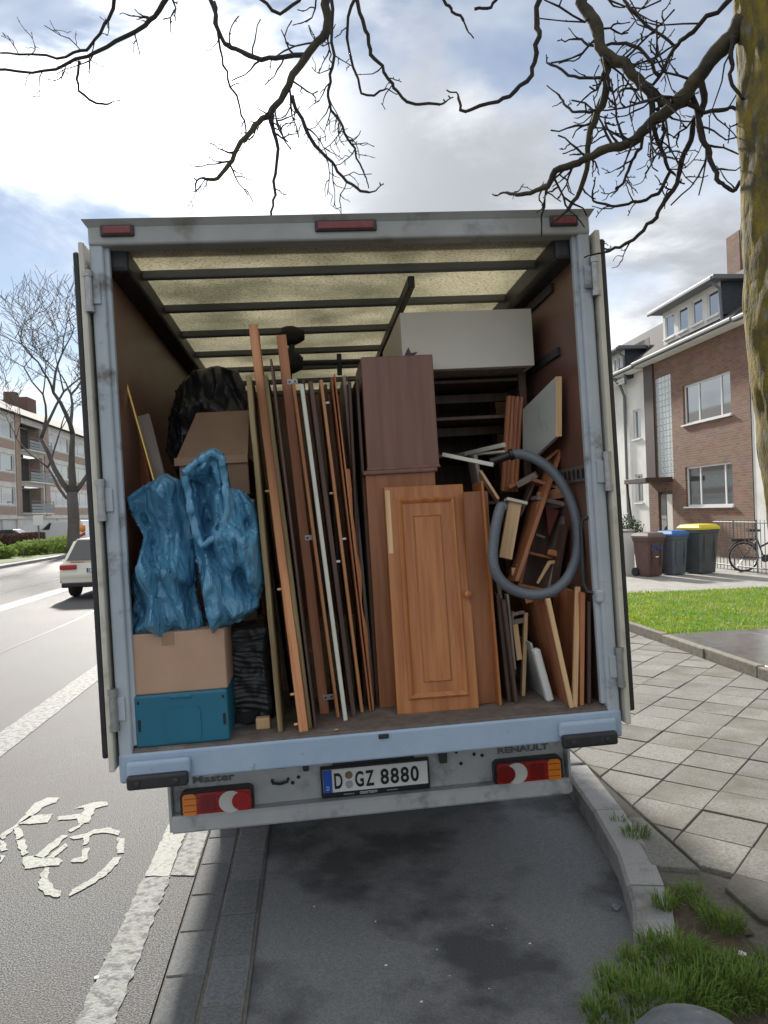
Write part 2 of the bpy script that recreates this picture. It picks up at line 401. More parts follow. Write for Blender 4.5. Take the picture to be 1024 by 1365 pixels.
def slab(poly, par=pave, m=m_slab, zt=.12, th=.03):
    c = sum((Vector((p[0], p[1], 0)) for p in poly), Vector())/len(poly)
    if len(poly) < 3: return
    dz = random.uniform(-.004, .004); tx, ty = random.uniform(-.008, .008), random.uniform(-.008, .008)
    q = [Vector((p[0], p[1], 0)) for p in poly]; q = [p + (c-p).normalized()*.003 for p in q]
    q2 = [p + (c-p).normalized()*.006 for p in q]
    zz = lambda p: zt+dz+tx*(p.x-c.x)+ty*(p.y-c.y)
    n = len(q); vs = [S(p.x, p.y, zt-th) for p in q] + [S(p.x, p.y, zz(p)-.005) for p in q] + [S(p.x, p.y, zz(p)) for p in q2]
    MB().raw(vs, [[r*n+i, r*n+(i+1) % n, (r+1)*n+(i+1) % n, (r+1)*n+i] for r in range(2) for i in range(n)] + [list(range(2*n, 3*n))]).build('paving_slab', m, par, at=S(c.x, c.y, zt), loc=S(c.x, c.y, zt))
for a in range(0, 46):
    for b in range(-1, 12):
        cx, cy = 1.93+SZ/2*b, 1.16 + SZ*a + (SZ/2 if b % 2 else 0)
        if cy > 17: continue
        poly = [(cx-SZ/2, cy), (cx, cy-SZ/2), (cx+SZ/2, cy), (cx, cy+SZ/2)]
        for X, sg in ((1.82, 1), (4.33, -1)):
            poly = clip(poly, lambda p: (p[0]-X)*sg >= 0, lambda p, q: (X, p[1]+(q[1]-p[1])*(X-p[0])/(q[0]-p[0])))
            if len(poly) < 3: break
        if len(poly) < 3: continue
        ar = abs(sum(poly[i][0]*poly[(i+1) % len(poly)][1]-poly[(i+1) % len(poly)][0]*poly[i][1] for i in range(len(poly))))/2
        if ar < .01 or inpoly(cx, cy, PIT) or inpoly(cx-.12, cy, PIT) or inpoly(cx, cy-.16, PIT): continue
        slab(poly)
slab([(1.60, 3.50), (1.80, 3.42), (1.80, 4.06), (1.70, 4.08)])
# tree pit: bare earth, humped a little
mb = MB(); xs = np.linspace(.1, 1.95, 38); ys = np.linspace(.4, 3.6, 60); idx = {}
for i, x in enumerate(xs):
    for j, y in enumerate(ys):
        if inpoly(x, y, PIT): idx[i, j] = mb.bm.verts.new(S(x, y, .108+.010*fbm((x*5, y*5, 0))+.02*max(0, min(1, (x-.2-1.0*(y-.6)*.55)*2-.6))))
for (i, j), v in idx.items():
    if all(k in idx for k in ((i+1, j), (i+1, j+1), (i, j+1))): mb.bm.faces.new([v, idx[i+1, j], idx[i+1, j+1], idx[i, j+1]])
tag(mb.build('bare_earth', m_earth, smooth=True), kind='structure')
def blades(name, m, spots, kind='stuff'):
    """spots: list of (base point, direction, height, width)"""
    vs = []; fs = []
    for b, d, h, w in spots:
        s_ = Vector((-d.y, d.x, 0)); s_ = s_.normalized()*w if s_.length > 1e-4 else Vector((w, 0, 0))
        k = len(vs); p1 = b + Vector((d.x*.35, d.y*.35, .62))*h; p2 = b + Vector((d.x, d.y, max(.15, 1-.55*(d.x**2+d.y**2))))*h
        vs += [b-s_, b+s_, p1+s_*.75, p1-s_*.75, p2]; fs += [(k, k+1, k+2, k+3), (k+3, k+2, k+4)]
    me = bpy.data.meshes.new(name); me.from_pydata(vs, [], fs); me.materials.append(m); me.polygons.foreach_set('use_smooth', [True]*len(me.polygons))
    o = bpy.data.objects.new(name, me); COL.objects.link(o); return tag(o, kind=kind)
rg = random.Random(3)
sp = []
TUFT = [(847, 1112, .07, 150, .10), (826, 1092, .05, 60, .06), (888, 1206, .06, 190, .11), (922, 1192, .07, 170, .10), (965, 1235, .08, 260, .13), (940, 1215, .06, 130, .11), (905, 1280, .12, 620, .16), (970, 1290, .07, 170, .12), (845, 1285, .07, 260, .12), (815, 1310, .06, 160, .12),
        (900, 1340, .17, 700, .16), (960, 1320, .15, 600, .15), (1010, 1325, .12, 500, .15), (850, 1340, .13, 500, .15), (800, 1355, .07, 220, .12), (1040, 1290, .10, 250, .12), (870, 1262, .06, 160, .12)]
for u, v, rad, n_, h in TUFT:
    n_ = int(n_*.75)
    c = G(u, v, .12)
    for _ in range(n_):
        a = rg.uniform(0, 6.283); r_ = rad*math.sqrt(rg.random()); q = r_/rad
        b = c + Vector((math.cos(a)*r_, math.sin(a)*r_, -.005)); l = .25+.7*q*rg.random()+.15*rg.random()
        a2 = a + rg.uniform(-.7, .7)
        sp.append((b, Vector((math.cos(a2)*l, math.sin(a2)*l, 0)), h*rg.uniform(.28, .66), rg.uniform(.0016, .0034)))
for _ in range(1500):
    x, y = rg.uniform(.3, 1.75), rg.uniform(.6, 2.3)
    if inpoly(x, y, PIT) and noise.noise(Vector((x*4, y*4, 1))) > -.25:
        a = rg.uniform(0, 6.283); l = rg.uniform(.2, .9); sp.append((S(x, y, .115), Vector((math.cos(a)*l, math.sin(a)*l, 0)), rg.uniform(.03, .07), rg.uniform(.0016, .0034)))
blades('verge_grass', m_grass, sp)
# lawn in front of the houses, its edging, the raised slab drive, the path behind
LZ = .2
ground_sheet('lawn', [S(4.42, 9.1), S(16, 8.9), S(16, 13.35), S(4.42, 13.6)], m_lawn0, LZ)
sp = []
for _ in range(52000):
    x = 4.42+11*rg.random()**1.5; y = rg.uniform(9.08, 13.45)
    a = rg.uniform(0, 6.283); l = rg.uniform(.1, .8); h = rg.uniform(.03, .06)*(1+.7*max(0, noise.noise(Vector((x*2.2, y*2.2, 0)))))
    sp.append((S(x, y, LZ-.005), Vector((math.cos(a)*l, math.sin(a)*l, 0)), h, rg.uniform(.003, .006)))
blades('lawn_grass', m_lawn, sp)
ground_sheet('front_path', [S(4.42, 13.45), S(20, 13.3), S(20, 24.5), S(4.42, 24.5)], m_conc, LZ+.004)
ground_sheet('front_yard', [S(4.42, 24.5), S(40, 24.5), S(40, 60), S(4.42, 60)], m_conc, LZ)
ed = tag(thing('lawn_edging', None, None, at=S(4.35, 9)), kind='structure')
SM = Matrix([[SR.x, SD.x, 0, 0], [SR.y, SD.y, 0, 0], [0, 0, 1, 0], [0, 0, 0, 1]])
for q in range(18):
    y0 = -1.0+q*1.0
    MB().box((4.34+random.uniform(-.006, .006), y0+.004, 0), (4.44, y0+.996, .235+random.uniform(-.008, .004)), .012, 2, M=SM).build('edging_stone', m_edge, ed, at=ed.location)
dr = tag(MB().poly([S(4.44, -3, 0), S(16, -3, 0), S(16, 9.08, 0), S(4.44, 9.08, 0)], (0, 0, .19)).build('drive', m_joint), kind='structure')
for i in range(5):
    for j in range(8):
        x0, y0 = 4.45+i*1.0, 1.08+j*1.0
        slab([(x0, y0), (x0+1, y0), (x0+1, y0+1), (x0, y0+1)], dr, m_wet, .222, .04)
# left side of the street: far pavement and verge
ground_sheet('far_pavement', [S(-40, -40), S(-13.55, -40), S(-13.55, 240), S(-40, 240)], m_conc, .10)
fk = tag(thing('far_kerb', None, None, at=S(-13.4, 40)), kind='structure')
for q in range(48): MB().box((-13.56, 12+q*1.5, -.02), (-13.4, 13.49+q*1.5, .13), .015, 1, M=SM).build('kerb_stone', m_kerb, fk, at=fk.location)
# ================================================================== THE TRUCK (local frame: x right, y forward, z up, rear frame at y = 0)
m_frame = mat('grey_frame_paint', (.36, .42, .47), .45, (.43, .48, .52), scale=4, bump=.15, bscale=40, dirt=(.15, .14, .125), dscale=7, dlo=.56, dhi=.70)
m_sill = mat('blue_grey_sill_paint', (.30, .40, .53), .42, (.36, .46, .58), scale=3, bump=.25, bscale=22, dirt=(.17, .16, .16), dscale=12, dlo=.64, dhi=.72)
m_head = mat('header_paint', (.36, .37, .37), .5, (.29, .295, .28), scale=3, dirt=(.13, .12, .09), dscale=5, dlo=.55, dhi=.75, bump=.1)
m_cream = mat('cream_panel', (.60, .58, .50), .45, (.52, .50, .42), scale=5, dirt=(.30, .28, .22), dscale=6, dlo=.58, dhi=.75)
m_ply = mat('brown_phenolic_ply', (.15, .075, .056), .38, (.185, .094, .07), scale=3, bump=.08, bscale=60, dirt=(.13, .08, .065), dscale=16, dlo=.66, dhi=.74)
m_floor = mat('worn_cargo_floor', (.17, .14, .12), .8, (.11, .09, .08), scale=14, bump=.5, bscale=50, dirt=(.25, .22, .20), dscale=5, dlo=.55, dhi=.72)
m_rub = mat('black_rubber', (.016, .016, .018), .55, (.028, .028, .03), scale=20, bump=.2)
m_dark = mat('dark_steel', (.05, .052, .057), .5, (.03, .03, .033), scale=10, metal=.3)
m_bow = mat('grey_bow', (.13, .14, .15), .5, metal=.2)
m_zinc = mat('zinc_hinge', (.42, .43, .44), .4, (.30, .30, .30), scale=30, metal=.8)
m_bump = mat('bumper_paint', (.48, .495, .50), .45, (.40, .415, .42), scale=5, dirt=(.20, .19, .18), dscale=6, dlo=.55, dhi=.72, bump=.12, bscale=30)
m_lred = mat('red_lens', (.42, .012, .014), .18, (.33, .01, .012), scale=60, coat=.6, bump=.2, bscale=120)
m_ldred = mat('dark_red_lens', (.20, .008, .012), .2, coat=.6)
m_lamb = mat('amber_lens', (.75, .22, .02), .18, coat=.6, bump=.2, bscale=120)
m_lwht = mat('white_lens', (.62, .62, .58), .15, coat=.6)
m_chr = mat('embossed_letters', (.13, .135, .14), .35)
m_plw = mat('plate_white', (.80, .80, .78), .35); m_plk = mat('plate_black', (.012, .012, .013), .4); m_plb = mat('plate_blue', (.012, .10, .50), .4)
m_sealg = mat('seal_grey', (.30, .34, .38), .5, (.45, .47, .5), scale=90); m_sealy = mat('seal_ochre', (.30, .23, .10), .5, (.16, .13, .08), scale=90)
m_tyre = mat('tyre', (.02, .02, .021), .8); m_rim = mat('steel_rim', (.35, .36, .37), .4, metal=.6); m_gls = mat('dark_glass', (.012, .016, .02), .06, spec=.8)
m_white = mat('white_car_paint', (.72, .73, .73), .3, coat=.4)
def m_roofmat():
    M = bpy.data.materials.new('fibreglass_roof'); M.use_nodes = True; nt = M.node_tree; N = nt.nodes; L = nt.links
    for x in list(N): N.remove(x)
    o = N.new('ShaderNodeOutputMaterial'); a = N.new('ShaderNodeBsdfTranslucent'); d = N.new('ShaderNodeBsdfDiffuse'); mx = N.new('ShaderNodeMixShader')
    tc = N.new('ShaderNodeTexCoord'); n1 = N.new('ShaderNodeTexNoise'); n1.inputs['Scale'].default_value = 70; n1.inputs['Detail'].default_value = 5
    n2 = N.new('ShaderNodeTexNoise'); n2.inputs['Scale'].default_value = 2.2; n2.inputs['Detail'].default_value = 6
    L.new(tc.outputs['Object'], n1.inputs[0]); L.new(tc.outputs['Object'], n2.inputs[0])
    r1 = N.new('ShaderNodeValToRGB'); r1.color_ramp.elements[0].position = .33; r1.color_ramp.elements[1].position = .55
    r1.color_ramp.elements[0].color = (.50, .485, .42, 1); r1.color_ramp.elements[1].color = (.84, .82, .74, 1)
    r2 = N.new('ShaderNodeValToRGB'); r2.color_ramp.elements[0].position = .35; r2.color_ramp.elements[1].position = .65
    r2.color_ramp.elements[0].color = (.62, .62, .55, 1); r2.color_ramp.elements[1].color = (1, .98, .92, 1)
    mm = N.new('ShaderNodeMix'); mm.data_type = 'RGBA'; mm.blend_type = 'MULTIPLY'; mm.inputs[0].default_value = 1
    L.new(n1.outputs['Fac'], r1.inputs[0]); L.new(n2.outputs['Fac'], r2.inputs[0]); L.new(r1.outputs[0], mm.inputs[6]); L.new(r2.outputs[0], mm.inputs[7])
    L.new(mm.outputs[2], a.inputs[0]); L.new(mm.outputs[2], d.inputs[0]); mx.inputs[0].default_value = .55
    L.new(d.outputs[0], mx.inputs[1]); L.new(a.outputs[0], mx.inputs[2]); L.new(mx.outputs[0], o.inputs[0]); return M
m_roof = m_roofmat()
BL = 4.05; FZ = .94
truck = thing('box_truck', 'grey box truck with open rear doors, loaded with wood and sacks, parked in the bay', 'truck', M=MT)
def part(name, mb, m, parent=truck, **k): return mb.build(name, m, parent, **k)
B = lambda lo, hi, bev=.004, seg=2: MB().box(lo, hi, bev, seg)
for s in (-1, 1):
    xa, xb = sorted((s*1.042, s*1.10))
    cp = part('corner_post', B((xa, -.004, .80), (xb, .06, 3.10), .012, 3), m_frame)
    xa, xb = sorted((s*1.022, s*1.05)); part('seal_flange', B((xa, .018, .95), (xb, .05, 3.09), .006), m_frame, cp)
    xa, xb = sorted((s*1.065, s*1.099)); part('side_panel', B((xa, .06, .86), (xb, BL, 3.14), .002), m_cream)
    xa, xb = sorted((s*1.044, s*1.064)); ly = part('wall_lining', B((xa, .05, FZ), (xb, BL-.03, 3.0), .001), m_ply)
    xa, xb = sorted((s*.955, s*1.06)); part('roof_rail', B((xa, .06, 2.99), (xb, BL-.03, 3.10), .02), m_dark)
    xa, xb = sorted((s*1.085, s*1.02)); part('floor_side_rail', B((xa, .06, .80), (xb, BL, .90), .01), m_dark)
part('top_rail', B((-1.10, -.012, 3.078), (1.10, .075, 3.165), .012, 3), m_head)
mb = MB(); mb.raw([(-1.10, -.012, 3.155), (1.10, -.012, 3.155), (1.10, .3, 3.155), (-1.10, .3, 3.155), (-1.118, -.035, 3.182), (1.118, -.035, 3.182), (1.118, .3, 3.19), (-1.118, .3, 3.19)],
       [(0, 1, 2, 3), (4, 5, 6, 7), (0, 1, 5, 4), (1, 2, 6, 5), (2, 3, 7, 6), (3, 0, 4, 7)]); part('drip_cap', mb, m_head)
part('roof_panel', MB().box((-1.06, .06, 3.10), (1.06, BL, 3.106)), m_roof)
for i in range(7):
    y = .36+i*.565
    part('roof_bow', B((-1.0, y, 3.055), (1.0, y+.042, 3.096), .008), m_bow)
part('load_rail', B((.318, .40, 2.985), (.352, 2.7, 3.045), .006), m_dark)
part('front_wall', B((-1.06, BL-.03, .86), (1.06, BL, 3.12)), m_ply)
part('cargo_floor', MB().box((-1.044, .012, .90), (1.044, BL-.03, FZ)), m_floor)
sill = part('rear_sill', B((-1.10, -.012, .805), (1.10, .05, .925), .010, 3), m_sill)
part('sill_lip', B((-1.04, -.002, .92), (1.04, .04, .936), .004), m_floor, sill)
part('striker', B((-.01+.01, -.020, .895), (.045, -.008, .915), .003), m_dark, sill)
for xa, xb in ((-1.065, -.80), (.80, 1.065)):
    q = part('buffer_bracket', B((xa, -.045, .83), (xb, -.01, .90), .016, 3), m_sill)
    part('rubber_buffer', B((xa+.005, -.072, .790), (xb-.01, -.03, .848), .012, 3), m_rub, q)
    for bx in (xa+.05, xb-.06): part('bolt', MB().lathe([(.012, 0), (.012, .006), (.006, .008)], 10, M=Matrix.Translation((bx, -.071, .818)) @ Matrix.Rotation(R_(90), 4, 'X')), m_dark, q)
for xa, xb, c in ((-1.045, -.905, 0), (-.14, .13, 0), (.912, 1.042, 0)):
    hs = part('marker_lamp', B((xa, -.026, 3.112), (xb, -.008, 3.160), .007, 3), m_dark)
    part('lens', B((xa+.012, -.032, 3.119), (xb-.012, -.02, 3.153), .006, 3), mat('dull_red_lens', (.22, .035, .04), .4, (.14, .03, .03), scale=30), hs)
# doors folded right back along the sides
for s in (-1, 1):
    def X(a, b): return sorted((s*a, s*b))
    a, b = X(1.113, 1.137); d = part('door', B((a, -.03, .862), (b, 1.06, 3.09), .006), m_cream)
    a, b = X(1.138, 1.166); part('door_gasket', B((a, -.012, .915), (b, 1.03, 3.055), .010, 3), m_rub, d)
    a, b = X(1.139, 1.160); part('door_skin', B((a, .02, .93), (b, 1.02, 3.04), .002), m_cream, d)
    a, b = X(1.150, 1.178); part('locking_bar', MB().tube([(s*1.176, .55, .88), (s*1.176, .55, 3.07)], .012, 10), m_zinc, d)
    for z in (1.12, 2.88, 2.0):
        h = part('hinge', MB().tube([(s*1.104, -.022, z-.075), (s*1.104, -.022, z+.075)], .017, 12), m_zinc, d)
        for zk in (z-.088, z+.062): part('knuckle', MB().tube([(s*1.104, -.022, zk), (s*1.104, -.022, zk+.026)], .021, 12), m_zinc, h)
        a, b = X(1.06, 1.10); part('hinge_plate', B((a, -.016, z-.05), (b, -.003, z+.05), .003), m_frame, h)
# wall fittings inside
def rail(x0, y0, y1, z0, z1, th=.018): return B((x0-th, y0, z0), (x0, y1, z1), .004)
part('wall_rail', rail(1.046, .36, 1.5, 2.93, 2.975), m_dark); part('wall_rail', rail(1.046, .32, 1.5, 2.60, 2.645), m_dark)
lr = part('lashing_rail', rail(1.046, .05, 2.4, 1.965, 2.04, .014), m_zinc)
for i in range(9): part('slot', B((1.028, .07+i*.06, 1.98), (1.034, .10+i*.06, 2.025), .004), m_plk, lr)
part('door_retainer', MB().tube([(1.03, .035, 1.80), (1.0, .045, 1.79), (.99, .05, 1.76), (.985, .05, 1.50), (1.0, .045, 1.46), (1.03, .035, 1.45)], .009, 8), m_dark)
part('retainer_hook', B((1.02, -.01, 1.41), (1.06, .03, 1.47), .012, 3), m_frame)
# rear bumper panel, step, lamps, plate
bp = part('bumper_panel', B((-.975, .45, .47), (.975, .475, .80), .006), m_bump)
mb = MB().poly([(-.975, .475, .415), (-.975, .395, .415), (-.975, .388, .425), (-.975, .388, .482), (-.975, .398, .495), (-.975, .475, .50)], (1.95, 0, 0)); part('bumper_step', mb, m_bump, bp)
for s in (-1, 1):
    x0, x1 = s*.976, s*.990; a, b = sorted((x0, x1)); part('bumper_end', B((a, .40, .42), (b, .62, .80), .003), m_bump, bp)
def rrect(x0, x1, z0, z1, r, n=5):
    out = []
    for cx, cz, a0 in ((x1-r, z1-r, 0), (x0+r, z1-r, 90), (x0+r, z0+r, 180), (x1-r, z0+r, 270)):
        for i in range(n+1): q = R_(a0+90*i/n); out.append((cx+r*math.cos(q), cz+r*math.sin(q)))
    return out
def ext(pts, y0, y1): return MB().poly([(p[0], y0, p[1]) for p in pts], (0, y1-y0, 0))
def tail_lamp(x0, x1, outer):         # outer: -1 left lamp, +1 right lamp
    h = part('tail_lamp', ext(rrect(x0, x1, .478, .606, .028), .405, .452), m_plk)
    X = lambda t: (x0+.012 + (x1-x0-.024)*t) if outer < 0 else (x1-.012-(x1-x0-.024)*t)
    z0, z1 = .490, .594
    def rc(a, b, m, nm, y, r): 
        a, b = sorted((X(a), X(b))); part(nm, ext(rrect(a, b, z0, z1, r), y, .42), m, h)
    rc(0, .20, m_lamb, 'amber_lens', .396, .018); rc(.19, 1, m_lred, 'red_lens', .398, .012)
    cx = X(.70); mb = MB()
    circ = lambda c, r, n=20: [(c+r*math.cos(2*math.pi*i/n), .542+r*.93*math.sin(2*math.pi*i/n)) for i in range(n)]
    for t0, t1 in ((.26, .36), (.38, .48)):
        a, b = sorted((X(t0), X(t1))); part('reflector', ext(rrect(a, b, z0+.012, z1-.012, .006), .394, .40), m_ldred, h)
    for zz in (.512, .542, .572): part('lens_rib', B((min(X(.02), X(.55)), .3935, zz-.001), (max(X(.02), X(.55)), .3975, zz+.001), 0), m_ldred, h)
    part('reversing_lens', ext(circ(cx, .056), .393, .40), m_lwht, h)
    part('fog_lens', ext(circ(X(.865), .047), .388, .40), m_ldred if outer > 0 else m_lred, h)
tail_lamp(-.935, -.588, -1); tail_lamp(.597, .948, 1)
ph = part('plate_holder', B((-.263, .425, .500), (.276, .449, .652), .006), m_plk)
pl = part('plate', B((-.252, .418, .527), (.266, .428, .640), .004), m_plw)
part('country_band', B((-.251, .4165, .528), (-.207, .422, .639), .003), m_plb, pl)
def letters(txt, x, z, w, h, y, m, par, e=.0015, bold=0.0, name='lettering'):
    mb = MB(); bm = text_mesh(txt, w, h, e, bold); bm.transform(Matrix.Translation((x, y, z))); mb.add(bm); return part(name, mb, m, par)
letters('D', -.236, .542, .013, .018, .4155, m_plw, pl)
for ch, x, w in (('D', -.197, .040), ('G', -.095, .042), ('Z', -.044, .042), ('8', .030, .041), ('8', .080, .041), ('8', .130, .041), ('0', .180, .040)):
    letters(ch, x, .545, w, .076, .4165, m_plk, pl, bold=.022)
for z, m_ in ((.607, m_sealy), (.561, m_sealg)): part('seal', MB().lathe([(.019, 0), (.019, .002)], 20, M=Matrix.Translation((-.125, .418, z)) @ Matrix.Rotation(R_(90), 4, 'X')), m_, pl)
letters('ossermann', -.075, .507, .085, .013, .4235, m_plw, ph, e=.0006)
for x0 in (-.155, .06):
    for i in range(6): part('print_mark', MB().box((x0+i*.009, .4236, .510), (x0+i*.009+.006, .4245, .515)), m_sealg, ph)
letters('Master', -.878, .628, .20, .035, .447, m_chr, bp, e=.004, bold=.015); letters('RENAULT', .632, .630, .262, .030, .447, m_chr, bp, e=.004, bold=.015)
# plate lamp bar, brackets, holes, towing eye
part('plate_lamp', B((-.20, .40, .655), (.20, .45, .685), .010), m_plk, bp)
for x, w, z0, z1, m_ in ((-.46, .07, .665, .80, m_plk), (-.555, .06, .655, .74, m_frame), (-.335, .045, .64, .75, m_dark), (.345, .06, .615, .74, m_dark), (.50, .085, .69, .80, m_dark)):
    mb = MB().poly([(x-w/2, .43, z1), (x+w/2, .43, z1), (x+w/2*.75, .43, z0), (x-w/2*.4, .43, z0)], (0, .03, 0)); part('bracket', mb, m_, bp)
part('towing_eye', MB().tube([(-.50, .452, .607), (-.495, .425, .60), (-.46, .415, .596), (-.425, .425, .60), (-.42, .452, .607)], .007, 8), m_dark, bp)
for x, z in ((-.40, .585), (-.37, .61), (.42, .66), (.44, .60), (.51, .64), (.55, .63), (-.94, .47)): part('bolt', MB().lathe([(.009, 0), (.009, .004)], 8, M=Matrix.Translation((x, .450, z)) @ Matrix.Rotation(R_(90), 4, 'X')), m_plk, bp)
# chassis, wheels, cab
for s in (-1, 1): part('chassis_rail', B((s*.40-.04, .476, .58), (s*.40+.04, 5.2, .74)), m_dark)
part('axle', MB().tube([(-.85, 1.75, .36), (.85, 1.75, .36)], .06, 12), m_dark)
def wheel(x, y, w):
    dz = -x*math.sin(lean) + .012*y
    t = part('wheel', MB().lathe([(.20, -w/2), (.30, -w/2), (.34, -w/2+.03), (.345, 0), (.34, w/2-.03), (.30, w/2), (.20, w/2)], 28, M=Matrix.Translation((x, y, .345+dz)) @ Matrix.Rotation(R_(90), 4, 'Y')), m_tyre, smooth=True, angle=35)
    part('rim', MB().lathe([(.205, -w/2+.02), (.205, w/2-.02), (.12, w/2-.06), (.05, w/2-.03)], 20, M=Matrix.Translation((x, y, .345+dz)) @ Matrix.Rotation(R_(90), 4, 'Y')), m_rim, t, smooth=True, angle=35)
for s in (-1, 1): wheel(s*.82, 1.75, .20); wheel(s*.60, 1.75, .20); wheel(s*.86, 5.35, .21)
prof = [(4.15, .45), (4.15, 2.25), (4.35, 2.38), (4.95, 2.36), (5.15, 2.25), (5.85, 1.45), (6.25, 1.22), (6.38, .95), (6.38, .40), (5.75, .36), (5.70, .62), (5.35, .78), (5.0, .62), (4.95, .40)]
cb = part('cab', MB().poly([(-.96, y, z) for y, z in prof], (1.92, 0, 0)), m_white)
part('windscreen', MB().poly([(-.88, 5.19, 2.22), (.88, 5.19, 2.22), (.90, 5.83, 1.50), (-.90, 5.83, 1.50)], (0, .02, .016)), m_gls, cb)
for s in (-1, 1):
    part('side_window', MB().poly([(s*.962, 4.45, 1.45), (s*.962, 5.6, 1.45), (s*.962, 5.1, 2.15), (s*.962, 4.45, 2.15)], (s*.006, 0, 0)), m_gls, cb)
    part('mirror', B((min(s*1.0, s*1.2), 5.42, 1.5), (max(s*1.0, s*1.2), 5.52, 1.85), .03), m_plk, cb)
    part('headlamp', B((min(s*.62, s*.93), 6.28, .95), (max(s*.62, s*.93), 6.40, 1.15), .03), m_lwht, cb)
# ================================================================== THE LOAD
w_red = wood('red_brown_wood', (0.48, 0.18, 0.075), (0.62, 0.29, 0.13))
w_dark = wood('dark_brown_wood', (0.068, 0.041, 0.032), (0.115, 0.068, 0.051))
w_mid = wood('mid_brown_wood', (0.32, 0.12, 0.055), (0.44, 0.185, 0.088))
w_moss = wood('mossy_wood', (0.162, 0.115, 0.054), (0.297, 0.230, 0.121), .8)
w_pale = wood('pale_pine', (0.567, 0.365, 0.189), (0.743, 0.499, 0.270))
w_grey = wood('grey_wood', (0.230, 0.189, 0.162), (0.338, 0.284, 0.243), .8)
w_oak = wood('oak_veneer', (0.34, 0.115, 0.03), (0.45, 0.18, 0.055), .38, g=30, bump=.06)
w_cab = wood('brown_cabinet_wood', (0.27, 0.095, 0.034), (0.34, 0.135, 0.055), .42)
w_choc = wood('dark_cabinet_wood', (0.16, 0.072, 0.05), (0.2, 0.095, 0.066), .34, bump=.04)
m_strip = mat('white_strip', (.70, .70, .60), .5, (.6, .6, .5), scale=8)
m_card = mat('cardboard', (.48, .31, .21), .8, (.43, .275, .185), scale=5, bump=.1, bscale=40)
m_card2 = mat('dull_cardboard', (.38, .25, .175), .8, (.32, .21, .145), scale=4, bump=.1)
m_teal = mat('teal_plastic', (.010, .125, .20), .42, (.012, .14, .22), scale=5, bump=.05)
def film_mat(name, c1, c2, rough, sc_=13.0):
    M = bpy.data.materials.new(name); M.use_nodes = True; N = M.node_tree.nodes; L = M.node_tree.links; b = N['Principled BSDF']
    b.inputs['Roughness'].default_value = rough; b.inputs['Specular IOR Level'].default_value = .6
    tc = N.new('ShaderNodeTexCoord'); mp = N.new('ShaderNodeMapping'); mp.inputs['Scale'].default_value = (1.5, 1.2, .75); mp.inputs['Rotation'].default_value = (0, .35, 0); L.new(tc.outputs['Object'], mp.inputs[0])
    nz = N.new('ShaderNodeTexNoise'); nz.inputs['Scale'].default_value = 7; L.new(mp.outputs[0], nz.inputs[0])
    ma = N.new('ShaderNodeVectorMath'); ma.operation = 'MULTIPLY_ADD'; ma.inputs[1].default_value = (.12, .12, .12); L.new(nz.outputs['Color'], ma.inputs[0]); L.new(mp.outputs[0], ma.inputs[2])
    prev = None
    for k, s_ in ((0, sc_), (1, sc_*2.3)):
        vo = N.new('ShaderNodeTexVoronoi'); vo.feature = 'F1'; vo.inputs['Scale'].default_value = s_; L.new(ma.outputs[0], vo.inputs['Vector'])
        bp = N.new('ShaderNodeBump'); bp.inputs['Strength'].default_value = .55 if k == 0 else .4; bp.inputs['Distance'].default_value = .035 if k == 0 else .014; L.new(vo.outputs['Distance'], bp.inputs['Height'])
        if prev: L.new(prev, bp.inputs['Normal'])
        prev = bp.outputs[0]
    L.new(prev, b.inputs['Normal']); r = N.new('ShaderNodeValToRGB'); r.color_ramp.elements[0].color = (*c1, 1); r.color_ramp.elements[1].color = (*c2, 1); L.new(nz.outputs['Fac'], r.inputs[0]); L.new(r.outputs[0], b.inputs['Base Color']); return M
m_bagb = film_mat('blue_sack_film', (.07, .24, .40), (.105, .29, .45), .30)
m_bagk = mat('black_film', (.020, .021, .024), .38, (.035, .036, .04), scale=9, bump=.5, bscale=18, spec=.5)
m_creamb = mat('cream_cupboard', (.74, .71, .63), .5, (.69, .66, .58), scale=3, bump=.04)
m_hose = mat('grey_hose', (.11, .13, .155), .42, (.15, .17, .20), scale=6)
m_wpan = mat('white_panel', (.48, .50, .48), .5, (.42, .44, .42), scale=4, dirt=(.3, .3, .28), dscale=9, dlo=.6, dhi=.75)
m_foam = mat('white_foam', (.78, .79, .78), .7, (.7, .71, .71), scale=50, bump=.4, bscale=90)
m_brass = mat('brass', (.62, .42, .14), .35, metal=.9)
m_fab = mat('black_fabric', (.018, .018, .021), .85, (.03, .03, .034), scale=30, bump=.4)
def frame_from(b, t, roll=0.0):
    """frame with z along b->t, y as near as possible to truck forward"""
    z = (t-b).normalized(); y = Vector((math.sin(roll), math.cos(roll), 0)); y = (y - z*y.dot(z)).normalized(); x = y.cross(z)
    m = Matrix.Identity(4)
    for i, a in enumerate((x, y, z)): m.col[i][:3] = a
    m.translation = b; return m
LEN = 'tall boards standing on edge in the truck'
